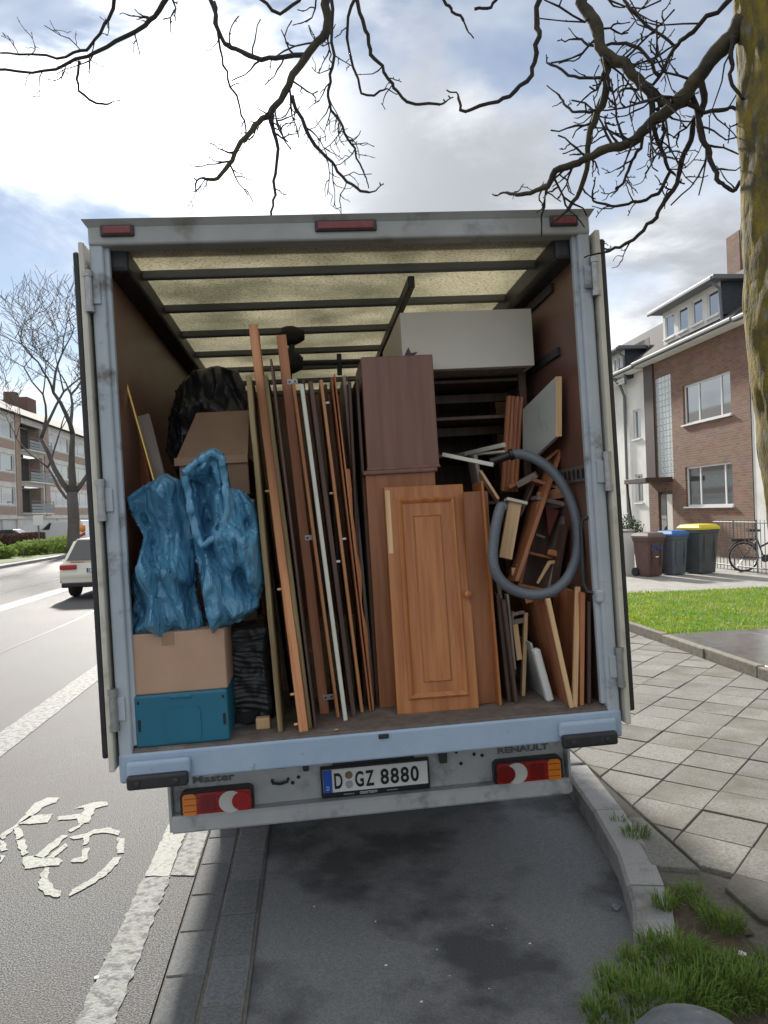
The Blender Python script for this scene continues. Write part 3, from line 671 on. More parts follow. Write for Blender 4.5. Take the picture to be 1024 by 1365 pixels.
def board(label, bot, top, th, dep, m, name='board', cat='board', ytop=None, group=None, bz=FZ, yb=None, roll=0.0, bev=.003, pegs=(), chip=0.0):
    b = TZ(*bot, bz) if yb is None else TL(*bot, yb)
    if bot[1] > 900: b.z = max(b.z, FZ) ; b.y = max(b.y, .02)
    t = TL(*top, b.y if ytop is None else ytop)
    F = frame_from(b, t, roll); L_ = (t-b).length
    mb = MB().box((-th/2, 0, 0), (th/2, dep, L_), bev, 1)
    if chip:
        bmesh.ops.subdivide_edges(mb.bm, edges=[e for e in mb.bm.edges if e.calc_length() > L_*.8], cuts=24)
        for v in mb.bm.verts: v.co.x += chip*noise.noise(Vector((3.1, v.co.y*9, v.co.z*7)))
    o = mb.build(name, m, M=MT @ F); tag(o, label, cat, group)
    for sx, z in pegs:
        MB().tube([(sx*th*.45, .012, z*L_), (sx*(th/2+.018), .008, z*L_)], .0055, 8).build('peg', w_pale if sx < 0 else m_foam, o)
    return o
G1 = 'dismantled furniture boards standing side by side'
board('thin mossy brown board edge standing against the blue sacks', (374, 976), (331, 500), .022, .30, w_moss, group=G1, chip=.0025)
b2 = board('tallest red brown plank, standing almost to the truck roof', (405, 976), (337, 432), .040, .16, w_red, ytop=.22, group=G1, chip=.002, pegs=[(-1, .02), (-1, .09), (-1, .34), (-1, .58), (1, .47)])
board('olive brown board tucked behind the tallest red plank', (414, 971), (354, 500), .019, .34, w_moss, group=G1)
board('thin dark board beside the olive brown board', (421, 972), (361, 478), .010, .30, w_dark, group=G1)
b5 = board('wide red brown bed plank with steel hinge plates', (433, 952), (375, 446), .046, .16, w_mid, ytop=.30, group=G1, chip=.002)
for z, dx in ((.845, .018), (.445, .036), (.035, .055)):
    L5 = b5.dimensions.z if b5.dimensions.z > 1 else 1.8
    h = MB().box((.0, -.004, 1.86*z), (.052, 0, 1.86*z+.026), .002).build('hinge_plate', m_zinc, b5)
    for xx in (.013, .040): MB().lathe([(.005, 0), (.005, .0015)], 8, M=Matrix.Translation((xx, -.004, 1.86*z+.013)) @ Matrix.Rotation(R_(90), 4, 'X')).build('screw_hole', m_plk, h)
board('slim red board flush against the hinged bed plank', (451, 957), (391, 510), .016, .30, w_red, group=G1)
board('white plastic strip standing between the brown boards', (461, 961), (402, 512), .019, .03, m_strip, name='strip', cat='strip', group=G1)
board('dark brown board right behind the white strip', (472, 955), (414, 508), .022, .34, w_dark, group=G1, pegs=[(1, .46)])
board('red brown board with pale dowels next to the dark board', (483, 950), (428, 506), .016, .32, w_red, group=G1, pegs=[(1, .93), (-1, .66), (1, .52)])
board('thin splintered red slat leaning with its twin', (494, 949), (442, 502), .008, .26, w_mid, group=G1)
board('thin reddish slat crossing its twin near the top', (498, 948), (446, 498), .007, .26, w_red, group=G1)
board('broken splinter of pale wood wedged between the slats', (496, 944), (463, 625), .020, .04, w_red, name='splinter', cat='board', group=G1, chip=.016)
board('grey brown board nearest the panelled cupboard', (499, 935), (459, 500), .017, .36, w_grey, group=G1, pegs=[(-1, .65)])
for i, (bu, tu, tv) in enumerate(((386, 330, 520), (395, 345, 515), (446, 404, 505), (464, 434, 512), (487, 466, 508), (504, 476, 505))):
    board('black stained panel set back ' + ('left of the tallest red plank', 'right behind the tallest red plank', 'between hinged bed plank and white strip', 'behind the white plastic strip', 'between the two thin reddish slats and dowelled board', 'right beside the tall mid brown cupboard')[i], (bu, 940), (tu, tv), .016, .40, w_dark, name='panel', cat='panel', group='black stained panels set back in the stack')

# upper left: cartons, crate, sacks
def px_box(name, label, cat, tl, br, y, depth, m, zb=None, bev=.004, group=None):
    a, b = TL(*tl, y), TL(*br, y)
    lo = Vector((a.x, y, b.z if zb is None else zb)); hi = Vector((b.x, y+depth, a.z)); c = Vector(((lo.x+hi.x)/2, y+depth/2, lo.z))
    t = thing(name, label, cat, M=MT, at=c, group=group); return t, lo-c, hi-c
t, lo, hi = px_box('storage_crate', 'teal plastic stacking crate at the bottom of the pile', 'crate', (178, 929), (307, 990), .012, .30, m_teal, zb=FZ)
CR = (lo.copy(), hi.copy(), t.matrix_world.copy(), hi.z)
MB().box(lo, hi, .010, 3).build('body', m_teal, t)
w = hi.x-lo.x; h = hi.z-lo.z
mb = ext(rrect(lo.x+w*.32, lo.x+w*.70, lo.z+.015, lo.z+h*.72, .02), lo.y-.004, lo.y+.002); mb.build('front_panel', m_teal, t)
MB().box((lo.x+w*.38, lo.y-.006, hi.z-.022), (lo.x+w*.62, lo.y+.01, hi.z-.008), .004).build('catch', m_teal, t)
for s, x in ((0, lo.x+.012), (1, hi.x-.024)):
    MB().box((x, lo.y-.002, lo.z+.07), (x+.012, lo.y+.01, lo.z+.12), .002).build('latch_slot', m_plk, t)
    MB().box((x, lo.y-.002, hi.z-.035), (x+.010, lo.y+.01, hi.z-.022), .002).build('latch_slot', m_plk, t)
crate_top = FZ+h
t, lo, hi = px_box('cardboard_box', 'closed brown cardboard box standing on the teal crate', 'box', (173, 847), (304, 926), .03, .34, m_card, zb=crate_top)
MB().box(lo, hi, .006, 2).build('carton', m_card, t)
MB().box((lo.x+.13, lo.y-.0012, hi.z-.055), (lo.x+.185, lo.y+.001, hi.z+.001)).build('tape', mat('brown_tape', (.33, .21, .12), .3), t)
MB().box((lo.x+.002, lo.y+.168, hi.z), (hi.x-.002, lo.y+.172, hi.z+.002)).build('flap_seam', m_card2, t)
box_top = crate_top+hi.z-lo.z
t, lo, hi = px_box('open_carton', 'large dull carton with raised flap behind the blue sacks', 'box', (238, 612), (342, 800), .50, .45, m_card2, zb=FZ)
MB().box(lo, hi, .005).build('carton', m_card2, t)
mb = MB().raw([(lo.x-.01, lo.y-.004, hi.z), (hi.x+.0, lo.y-.004, hi.z+.004), (hi.x, lo.y+.30, hi.z+.27), (lo.x+.06, lo.y+.30, hi.z+.27), (lo.x-.01, lo.y+.004, hi.z), (hi.x+.0, lo.y+.004, hi.z+.004), (hi.x, lo.y+.308, hi.z+.27), (lo.x+.06, lo.y+.308, hi.z+.27)],
        [(0, 1, 2, 3), (4, 5, 6, 7), (0, 1, 5, 4), (1, 2, 6, 5), (2, 3, 7, 6), (3, 0, 4, 7)]); mb.build('flap', m_card2, t)
MB().box((lo.x-.02, lo.y-.012, hi.z-.035), (hi.x, lo.y-.001, hi.z+.004), .002).build('flap', m_card, t)
carton_top = FZ + hi.z-lo.z
def tri(x): x = x % 1.0; return abs(2*x-1)
def facets(p, cell, slope):
    """planar facets of random tilt joined along short sharp folds"""
    dd, pp = noise.voronoi(p/cell); h = []
    for c in pp[:3]:
        g = noise.cell_vector(c*17.3)-Vector((.5, .5, .5)); h.append(((p/cell-c).dot(g)*2*slope + .5*slope*g.y)*cell)
    w = [math.exp(-(d-dd[0])*13) for d in dd[:3]]; return sum(a*b for a, b in zip(h, w))/sum(w)
def crumple(p, amp, vert=0.0):
    w_ = Vector((noise.noise(p*4), 0, noise.noise(p*4+Vector((7, 0, 0)))))*.03
    q = p+w_; r_ = Vector((q.x*1.7+q.z*.35, .3, q.z*.62-q.x*.35))
    return amp*(3.0*facets(r_, .17, .75) + 1.5*facets(r_*1.0+Vector((5, 0, 3)), .085, .7)) + vert*.022*(abs(noise.noise(Vector((q.x*16+q.z*2, 2, q.z*3.5))))-.3)
def sack(name, label, outline, y0, D, m, hole=None, group=None, res=.0075, amp=.42, cat='sack', yfun=None, vert=.5, zmin=None):
    pts = [TL(u, v, y0) for u, v in outline]; poly = [(p.x, p.z) for p in pts]
    hp = [(TL(u, v, y0).x, TL(u, v, y0).z) for u, v in hole] if hole else None
    xs = [p[0] for p in poly]; zs = [p[1] for p in poly]; Rm = .42*min(max(xs)-min(xs), max(zs)-min(zs))
    seg = [(Vector((*poly[i], 0)), Vector((*poly[(i+1) % len(poly)], 0))) for i in range(len(poly))]
    def dist(x, z, sg):
        p = Vector((x, z, 0)); b = 9
        for a, c in sg:
            d = c-a; k = max(0, min(1, (p-a).dot(d)/max(d.length_squared, 1e-9))); b = min(b, (p-a-d*k).length)
        return b
    rim = []
    for a, c in seg:
        k = max(1, int((c-a).length/res))
        for j in range(k): q = a.lerp(c, j/k); rim.append((q.x + .006*noise.noise(q*40), q.y+.006*noise.noise(q*40+Vector((5, 0, 0)))))
    P2 = [Vector(r) for r in rim]; nr = len(P2)
    x = min(xs)
    while x < max(xs):
        z = min(zs)
        while z < max(zs):
            xx, zz = x+random.uniform(-.3, .3)*res, z+random.uniform(-.3, .3)*res
            if inpoly(xx, zz, rim) and dist(xx, zz, seg) > res*.6: P2.append(Vector((xx, zz)))
            z += res
        x += res
    from mathutils.geometry import delaunay_2d_cdt
    vo, eo, fo, *_ = delaunay_2d_cdt(P2, [(i, (i+1) % nr) for i in range(nr)], [], 1, 1e-6)
    hs = [(Vector((*hp[i], 0)), Vector((*hp[(i+1) % len(hp)], 0))) for i in range(len(hp))] if hp else None
    vs = []; nv = len(vo)
    for side in (-1, 1):
        for p in vo:
            dd = dist(p.x, p.y, seg); t_ = min(1, dd/Rm); infl = math.sqrt(max(0, 1-(1-t_)**2)); e = min(1, dd/.03)
            y = y0 + side*D*infl*(1 if side < 0 else .8)
            if side < 0:
                y += crumple(Vector((p.x, 0, p.y)), amp, vert)*e
                if hp and inpoly(p.x, p.y, hp): y += min(.14, dist(p.x, p.y, hs)*3.0)
            if yfun: y += yfun(p.x, p.y)
            vs.append(Vector((p.x, y, p.y)))
    fs = [tuple(f) for f in fo] + [tuple(i+nv for i in f[::-1]) for f in fo]
    mb = MB().raw(vs, fs); bmesh.ops.remove_doubles(mb.bm, verts=mb.bm.verts[:], dist=.0012)
    base = Vector((sum(xs)/len(xs), y0, min(zs)))
    o = mb.build(name, m, M=MT, at=base, smooth=True, angle=22); return tag(o, label, cat, group), base
GS = 'blue plastic sacks piled on the cardboard box'
sl, _ = sack('refuse_sack', 'slumped blue plastic sack resting against the truck wall', [(168, 664), (185, 652), (205, 640), (222, 631), (240, 640), (250, 660), (256, 700), (262, 740), (262, 790), (275, 830), (272, 846), (240, 851), (200, 850), (174, 850), (172, 820), (180, 800), (176, 770), (186, 745), (192, 715), (178, 690)],
              .16, .12, m_bagb, group=GS)
sr_, bs = sack('refuse_sack', 'tall blue plastic sack with open rolled neck hanging over the box edge', [(243, 628), (262, 610), (286, 597), (298, 604), (303, 625), (308, 650), (325, 655), (340, 672), (347, 700), (350, 740), (352, 775), (345, 810), (320, 826), (300, 838), (288, 852), (280, 838), (274, 812), (268, 780), (262, 745), (256, 710), (247, 665)],
              .14, .13, m_bagb, hole=[(252, 640), (285, 622), (296, 650), (292, 700), (268, 724), (258, 690)], group=GS)
pts = []
ol = [(246, 632), (262, 616), (284, 603), (296, 612), (300, 645), (303, 680), (298, 706), (284, 718), (269, 727), (262, 712), (256, 685), (250, 655), (246, 632)]
for i in range(len(ol)-1):
    a, b = TL(*ol[i], .03), TL(*ol[i+1], .03)
    for j in range(6):
        p = a.lerp(b, j/6); pts.append(p + Vector((.006*noise.noise(p*30), .02*noise.noise(p*14), .006*noise.noise(p*30+Vector((3, 3, 3))))))
pts = [p - bs for p in pts]
MB().tube(pts, [.017+.006*noise.noise(p*25) for p in pts], 9).build('rolled_neck', m_bagb, sr_, smooth=True, angle=40)
sack('refuse_sack', 'black plastic sack slumped high behind the raised carton flap', [(222, 600), (226, 560), (236, 520), (256, 496), (290, 488), (318, 494), (328, 520), (330, 560), (318, 600), (290, 640), (240, 640)], 1.05, .16, m_bagk, amp=.35)
tb, lo, hi = px_box('wrapped_bundle', 'bundle wrapped in ribbed black film beneath the blue sack', 'bundle', (300, 836), (365, 968), .30, .42, m_bagk, zb=FZ)
mb = MB().box(lo, hi, .03, 4); bmesh.ops.subdivide_edges(mb.bm, edges=[e for e in mb.bm.edges if e.calc_length() > .1], cuts=60, use_grid_fill=True)
for v in mb.bm.verts:
    p = v.co; v.co = p + Vector((.012*noise.noise(p*12), -.007*tri(p.z*42+1.6*noise.noise(p*5)+p.x*6)+.012*noise.noise(p*20), .012*noise.noise(p*9)))
mb.build('film', m_bagk, tb, smooth=True)
b_ = TZ(326, 972, FZ); tag(MB().lathe([(.0, .0), (.055, .0), (.065, .012), (.066, .045), (.05, .055), (.048, .05), (.02, .047), (.0, .047)], 20, M=Matrix.Translation((b_.x, b_.y+.12, FZ))).build('round_tin', m_fab, M=MT, at=(b_.x, b_.y+.12, FZ), smooth=True, angle=30), 'black round tin lying in front of the wrapped bundle', 'tin')
b_ = TZ(351, 973, FZ); tag(MB().box((b_.x-.032, b_.y, FZ), (b_.x+.032, b_.y+.05, FZ+.052), .008, 3).build('wood_block', w_pale, M=MT, at=(b_.x, b_.y+.02, FZ)), 'small pale offcut block on the truck floor beside the crate', 'block')
def scrap(label, u, v, s, m, z=FZ, M=MT, fn=TZ, seed=0):
    b = fn(u, v, z); mb = MB(); r = random.Random(seed); n = 9; vs = [Vector((0, 0, s*.30))] + [Vector((math.cos(6.283*i/n)*s*r.uniform(.5, 1), math.sin(6.283*i/n)*s*r.uniform(.5, 1), s*r.uniform(0, .22))) for i in range(n)]
    vs2 = [v_ - Vector((0, 0, s*.06)) for v_ in vs]
    k = n+1; mb.raw(vs+vs2, [(0, 1+i, 1+(i+1) % n) for i in range(n)] + [(k, k+1+(i+1) % n, k+1+i) for i in range(n)] + [(1+i, k+1+i, k+1+(i+1) % n, 1+(i+1) % n) for i in range(n)])
    o = mb.build('scrap', m, M=M @ Matrix.Translation(b + Vector((0, 0, s*.06)))); return tag(o, label, 'scrap')
scrap('crumpled white scrap against the teal crate side', 313, 940, .022, m_foam, z=FZ+.05, seed=1); scrap('grey plastic scrap on the floor beside the teal crate', 318, 968, .035, m_hose, seed=2)
scrap('small white chip behind the pale offcut block', 364, 951, .012, m_foam, seed=3); scrap('yellowish paper chip on the truck floor below the bed plank', 449, 973, .014, w_pale, seed=4)
# rod and plank leaning in the left corner, the jar behind the sack
def rod(label, a, b, ya, yb, r, m, name, cat):
    A, B_ = TL(*a, ya), TL(*b, yb); return tag(MB().tube([A, A.lerp(B_, .5), B_], r, 10).build(name, m, M=MT, at=A, smooth=True, angle=40), label, cat)
rod('thin brass rod leaning in the corner above the slumped sack', (222, 700), (167, 508), .25, .32, .008, m_brass, 'rod', 'rod')
board('weathered plank leaning in the corner beside the brass rod', (225, 690), (190, 553), .058, .02, w_grey, yb=.36, ytop=.40, roll=.2)
board('dark brown board leaning flat on the truck wall behind the rod', (205, 700), (172, 548), .05, .02, w_mid, yb=.46, ytop=.52, roll=.3)
p = TL(330, 690, .47); t = thing('jar', 'white jar with dark lid behind the open blue sack', 'jar', M=MT, at=(p.x, .47, p.z))
MB().lathe([(.0, 0), (.040, 0), (.042, .01), (.042, .085), (.038, .095)], 20).build('body', m_foam, t, smooth=True, angle=40)
MB().lathe([(.043, .092), (.043, .112), (.038, .116), (0, .116)], 20).build('lid', m_plk, t, smooth=True, angle=40)
# black chair frame lying high at the back
t = thing('chair_frame', 'black chair frame with padded arms lying high behind the boards', 'chair frame', M=MT, at=(-.3, 1.5, 2.75)); bb = Vector((-.3, 1.5, 2.75))
q = lambda u, v, y=1.5: TL(u, v, y)-bb
for (u0, v0, u1, v1, wd) in ((376, 448, 406, 447, .045), (376, 482, 404, 484, .055)):
    a, b = q(u0, v0), q(u1, v1); mb = MB()
    mb.tube([a.lerp(b, k/8) for k in range(9)], [wd*(.5+.9*math.sin(math.pi*(.25+.7*k/8))) for k in range(9)], 12); mb.build('arm_pad', m_fab, t, smooth=True)
MB().tube([q(384, 500), q(388, 490), q(405, 484), q(480, 482)], .018, 8).build('crossbar', m_dark, t)
MB().tube([q(452, 472), q(453, 500)], .016, 8).build('bracket', m_dark, t); MB().tube([q(390, 455), q(386, 480), q(384, 560)], .02, 8).build('upright', m_dark, t)

# cupboards in the middle
t, lo, hi = px_box('base_cupboard', 'tall mid brown cupboard behind the panelled door', 'cupboard', (487, 628), (597, 900), .33, .45, w_cab, zb=FZ)
MB().box(lo, hi, .004).build('carcass', w_cab, t); MB().box((lo.x-.012, lo.y-.014, hi.z-.022), (hi.x+.012, hi.y, hi.z), .006, 3).build('top_board', w_choc, t)
ctop = FZ+hi.z-lo.z
t, lo, hi = px_box('top_cupboard', 'dark brown cupboard standing on the taller brown one', 'cupboard', (481, 476), (586, 620), .35, .40, w_choc, zb=ctop)
MB().box(lo, hi, .005).build('carcass', w_choc, t)
MB().box((lo.x-.004, lo.y-.006, lo.z), (hi.x+.004, hi.y, lo.z+.014), .004).build('plinth', w_choc, t)
p = TL(545, 472, .45); tag(MB().poly([(p.x-.03, .45, ctop+hi.z-lo.z), (p.x+.0, .45, p.z+.035), (p.x+.012, .45, p.z+.005), (p.x+.045, .45, p.z+.01), (p.x+.01, .45, ctop+hi.z-lo.z)], (0, .05, 0)).build('film_scrap', m_bagk, M=MT, at=(p.x, .45, ctop+hi.z-lo.z)), 'black film scrap sticking up on the dark cupboard', 'scrap')
# panelled cupboard door leaning in front
A = TZ(530, 953, FZ); Bp = TZ(640, 943, FZ); yb = (A.y+Bp.y)/2
T1, T2 = TL(512, 651, yb+.12), TL(618, 642, yb+.12)
zv = (((T1+T2)/2)-((A+Bp)/2)); Ld = zv.length; zv.normalize(); xv = (Bp-A); xv = (xv-zv*xv.dot(zv)).normalized(); yv = zv.cross(xv); Wd = (Bp-A).length*.99
Fd = Matrix.Identity(4)
for i, a in enumerate((xv, yv, zv)): Fd.col[i][:3] = a
Fd.translation = A
t = thing('cupboard_door', 'honey brown cupboard door with moulded panel leaning in front of the load', 'door', M=MT @ Fd)
MB().box((0, 0, 0), (Wd, .022, Ld), .004, 2).build('door_leaf', w_oak, t)
def moulding(x0, x1, z0, z1, w_, h_, nm):
    mb = MB(); steps = [(0, 0), (.0, h_*.6), (.3, h_), (.62, h_*.75), (1, h_*.15), (1, 0)]
    ring = [[(x0+o*w_, -hh, z0+o*w_), (x1-o*w_, -hh, z0+o*w_), (x1-o*w_, -hh, z1-o*w_), (x0+o*w_, -hh, z1-o*w_)] for o, hh in steps]
    vs = [p for r in ring for p in r]; mb.raw(vs, [[4*i+k, 4*i+(k+1) % 4, 4*(i+1)+(k+1) % 4, 4*(i+1)+k] for i in range(len(ring)-1) for k in range(4)])
    bmesh.ops.translate(mb.bm, verts=mb.bm.verts[:], vec=(0, .0005, 0)); mb.build(nm, w_oak, t)
moulding(Wd*.15, Wd*.88, Ld*.06, Ld*.945, .026, .013, 'outer_moulding'); moulding(Wd*.34, Wd*.69, Ld*.13, Ld*.865, .012, .006, 'inner_moulding')
MB().box((Wd*.34, -.004, Ld*.13), (Wd*.69, .001, Ld*.865), .003).build('raised_panel', w_oak, t)
MB().box((Wd*.01, -.0015, Ld*.70), (Wd*.07, .001, Ld*.985), .001).build('bare_patch', w_pale, t)
MB().lathe([(.008, 0), (.008, .012), (.017, .018), (.018, .026), (.010, .032), (0, .033)], 16, M=Matrix.Translation((Wd*.955, 0, Ld*.50)) @ Matrix.Rotation(R_(90), 4, 'X')).build('knob', w_oak, t, smooth=True, angle=40)
# side panel right of the door and the boards beyond it
A = TZ(636, 944, FZ)
board('wide brown panel standing upright just behind the honey door', (650, 943), (634, 655), .12, .018, w_cab, name='panel', cat='panel', ytop=.24, yb=.24)
board('red brown edge board beside the wide brown panel', (668, 941), (643, 641), .014, .20, w_oak, ytop=.22)
GR = 'boards and panels packed on the right'
board('grey laminate board with bare edge behind the red edge board', (686, 900), (634, 606), .020, .16, w_grey, yb=.42, ytop=.50)
board('dark stained board standing right of the red edge board', (680, 936), (664, 792), .020, .30, w_dark, group=GR)
board('second dark stained board with pale worn front edge', (689, 938), (672, 800), .018, .30, w_dark, group=GR)
board('thin pale batten resting on the dark stained boards', (687, 893), (677, 792), .012, .05, w_grey, yb=.24, ytop=.26)
t = thing('wooden_frame', 'small wooden frame piece between dark boards and white slab', 'frame', M=MT, at=TZ(698, 928, FZ)); bb = TZ(698, 928, FZ); yy = bb.y
def fpc(a, b, w_, d_, nm='rail', m=w_grey):
    A_, B_ = TL(*a, yy)-bb, TL(*b, yy)-bb; F = frame_from(A_, B_); mb = MB().box((-w_/2, 0, 0), (w_/2, d_, (B_-A_).length), .003); mb.bm.transform(F); mb.build(nm, m, t)
fpc((698, 928), (702, 817), .019, .03, 'upright', w_pale); fpc((683, 830), (700, 827), .024, .03); fpc((683, 820), (700, 816), .014, .03); fpc((693, 880), (687, 832), .028, .015, 'slat', w_pale); fpc((683, 832), (684, 815), .012, .03, 'upright')
board('white foam slab leaning against the brown panel', (735, 935), (716, 866), .033, .05, m_foam, name='slab', cat='slab', bev=.006)
board('grey plasterboard sheet behind the white foam slab', (728, 931), (708, 857), .012, .30, m_wpan, name='sheet', cat='board')
board('brown panel with pale pine front edge leaning left', (763, 944), (731, 798), .022, .012, w_pale, name='edge_batten', cat='batten')
board('brown veneered panel right behind the pine batten', (760, 940), (728, 797), .018, .42, w_mid, name='panel', cat='panel', group=GR)
board('upright pale pine batten near the right corner post', (767, 943), (771, 782), .024, .02, w_pale, name='batten', cat='batten', ytop=.10)
board('reddish panel standing upright beside the pale batten', (776, 941), (778, 790), .020, .40, w_mid, name='panel', cat='panel', group=GR)
board('dark red panel standing closest to the right truck wall', (786, 939), (786, 802), .018, .40, w_dark, name='panel', cat='panel', group=GR)
# cream cupboard resting on a dark rack
t, lo, hi = px_box('cream_cupboard', 'cream laminate cupboard lying on top near the truck roof', 'cupboard', (533, 417), (713, 487), .55, .9, m_creamb)
MB().box(lo, hi, .003).build('carcass', m_creamb, t); crb = t.matrix_world.translation; zc = (MTI @ crb).z
MB().box((lo.x+.03, lo.y+.03, lo.z-.004), (hi.x-.03, hi.y-.03, lo.z)).build('underside', w_grey, t)
cxx = (MTI @ crb).x
rk = thing('rack', 'dark open wooden rack carrying the cream cupboard', 'rack', M=MT, at=(cxx, .7, FZ))
W2 = (hi.x-lo.x)/2-.02
for sx in (-1, 1):
    for y_ in (.02, .70): MB().box((sx*W2-.02, y_, 0), (sx*W2+.02, y_+.04, zc-FZ), .003).build('upright', w_dark, rk)
for z_ in (1.62, 1.42, 1.22, .95, .5): MB().box((-W2, .0+.04, z_), (W2, .74, z_+.018), .002).build('shelf', w_dark, rk)
for z_ in (1.55, 1.36): MB().box((-W2, .3, z_), (W2, .33, z_+.05), .002).build('rail', w_dark, rk)
MB().box((-W2, .745, 0), (W2, .755, zc-FZ)).build('back_sheet', w_dark, rk)
t = thing('moulded_post', 'fluted dark brown furniture post standing in the rack', 'post', M=MT, at=TL(680, 655, .66)); bb = TL(680, 655, .66)
A_, B_ = TL(680, 655, .66)-bb, TL(688, 528, .66)-bb; F = frame_from(A_, B_); mb = MB().box((-.045, .012, 0), (.045, .04, (B_-A_).length), .003); mb.bm.transform(F); mb.build('backing', w_mid, t)
for x_ in (-.032, -.010, .014, .036):
    mb = MB().tube([(x_, .012, 0), (x_, .012, (B_-A_).length)], .010, 10); mb.bm.transform(F); mb.build('flute', w_mid, t)
def strip(label, a, b, ya, yb, w_, h_, m, name='profile', cat='profile'):
    A_, B_ = TL(*a, ya), TL(*b, yb); z = (A_-B_).normalized(); F = frame_from(B_, A_); mb = MB().box((-w_/2, -h_/2, 0), (w_/2, h_/2, (A_-B_).length), .002)
    return tag(mb.build(name, m, M=MT @ F), label, cat)
strip('upper white plastic profile poking out beside the dark cupboard', (672, 593), (600, 610), .42, .9, .022, .022, m_strip); strip('lower white plastic profile under the upper one', (672, 602), (606, 609), .42, .9, .012, .02, m_strip)
strip('cream batten lying across beneath the white profiles', (658, 620), (590, 606), .36, .46, .020, .02, m_strip, 'batten', 'batten')
# white panel on the right wall
a, b, c, d = TL(741, 502, .24), TL(741, 582, .24), TL(697, 604, .60), TL(697, 546, .60); d1 = TL(714, 608, .46)
t = thing('laminate_board', 'white laminate panel with raw wood edge leaning on the right wall', 'panel', M=MT, at=b); nx = Vector((.02, .006, 0))
MB().poly([a-b, b-b, d1-b, c-b, d-b], nx).build('laminate_sheet', m_wpan, t)
MB().poly([a-b, b-b, b-b+Vector((.030, 0, 0)), a-b+Vector((.030, 0, 0))], (.002, .02, 0)).build('raw_edge', w_pale, t)
strip('long diagonal brown plank propped behind the vacuum hose', (683, 776), (747, 588), .38, .50, .020, .14, w_mid, 'plank', 'plank'); strip('short reddish lath lying beside the long diagonal plank', (738, 606), (722, 650), .52, .50, .014, .06, w_red, 'lath', 'plank')
# pale board with white cap
A_, B_ = TL(673, 744, .36), TL(686, 670, .40); F = frame_from(A_, B_); L_ = (B_-A_).length
t = thing('shelf_end', 'pale wood shelf end with white cap inside the hose loop', 'shelf', M=MT @ F)
mb = MB().box((-.028, 0, 0), (.038, .02, L_), .002); mb.build('board', w_pale, t); MB().box((-.045, -.02, L_), (.062, .04, L_+.016), .003).build('cap', m_strip, t)
# broken drawer
A_, B_ = TL(713, 782, .42), TL(738, 672, .42); F = frame_from(A_, B_); L_ = (B_-A_).length; Wd2 = .15
t = thing('broken_drawer', 'broken open drawer tilted inside the hose loop', 'drawer', M=MT @ F)
MB().box((-Wd2/2, .16, 0), (Wd2/2, .17, L_), .002).build('bottom', w_dark, t)
for s in (-1, 1): MB().box((s*Wd2/2-.008, 0, 0), (s*Wd2/2+.008, .165, L_), .002).build('side', w_grey if s > 0 else w_mid, t)
MB().box((-Wd2/2-.015, -.01, -.016), (Wd2/2+.015, .165, 0), .002).build('end', w_mid, t); MB().box((-Wd2/2-.02, -.015, L_), (Wd2/2+.02, .165, L_+.022), .004).build('end', w_grey, t)
MB().box((-Wd2/2, .01, L_*.36), (Wd2/2-.01, .13, L_*.39), .002).build('divider', w_mid, t)
MB().poly([(-.03, .02, L_*.95), (.045, .02, L_*.95), (.02, .02, L_*.62)], (0, .02, 0)).build('corner_block', mat('dull_red_paint', (.16, .035, .03), .6), t)
MB().poly([(.0, -.012, .02), (.012, -.012, .018), (.05, -.012, L_*.30), (.085, -.012, L_*.33), (.08, -.012, L_*.37), (.035, -.012, L_*.33)], (0, .008, 0)).build('splinter', w_pale, t)
MB().box((.02, -.03, L_*.40), (.075, .0, L_*.47), .008).build('offcut', w_red, t)
MB().tube([(-.055, -.01, L_*.60), (-.01, -.012, L_*.59)], .006, 8).build('handle', m_zinc, t)
A_ = TL(688, 762, .38); t = thing('castor_bracket', 'small pale block with round hole and steel bracket', 'bracket', M=MT, at=A_)
MB().box((-.02, 0, -.02), (.018, .03, .02), .003).build('block', w_pale, t); MB().lathe([(.009, 0), (.009, .002)], 12, M=Matrix.Translation((0, 0, 0)) @ Matrix.Rotation(R_(90), 4, 'X')).build('hole', m_plk, t)
MB().tube([(.0, -.005, .035), (.03, -.005, .02), (.04, -.005, .005)], .006, 8).build('steel_bracket', m_zinc, t)
strip('worn chipboard offcut below the lashing rail', (758, 655), (720, 662), .42, .50, .05, .10, w_mid, 'offcut', 'board'); strip('dark chipboard offcut under the worn one', (756, 672), (716, 676), .46, .52, .03, .10, w_dark, 'offcut', 'board')
for i, (a_, b_, ya, yb, w_, h_, mm, lb) in enumerate((
    ((708, 640), (744, 652), .50, .46, .018, .09, w_mid, 'brown offcut lying flat above the broken drawer'),
    ((716, 632), (690, 646), .55, .60, .03, .06, w_grey, 'grey offcut jammed left of the diagonal plank top'),
    ((752, 700), (738, 780), .36, .40, .016, .10, w_dark, 'dark splintered panel right of the broken drawer'),
    ((762, 690), (758, 770), .40, .40, .010, .06, w_grey, 'narrow grey lath against the right wall inside the hose'),
    ((690, 690), (712, 640), .52, .55, .012, .08, w_dark, 'dark lath crossing behind the long diagonal plank'),
    ((700, 800), (742, 790), .34, .30, .02, .10, w_mid, 'brown cross board under the hose loop'),
    ((724, 616), (748, 596), .42, .48, .010, .05, w_red, 'short red splinter below the white laminate board'),
    ((676, 650), (712, 634), .62, .66, .02, .05, w_red, 'reddish rail lying across beneath the fluted post'),
    ((640, 630), (664, 668), .46, .40, .014, .07, w_pale, 'pale lath slanting down behind the red edge board'))):
    strip(lb, a_, b_, ya, yb, w_, h_, mm, 'offcut', 'board')
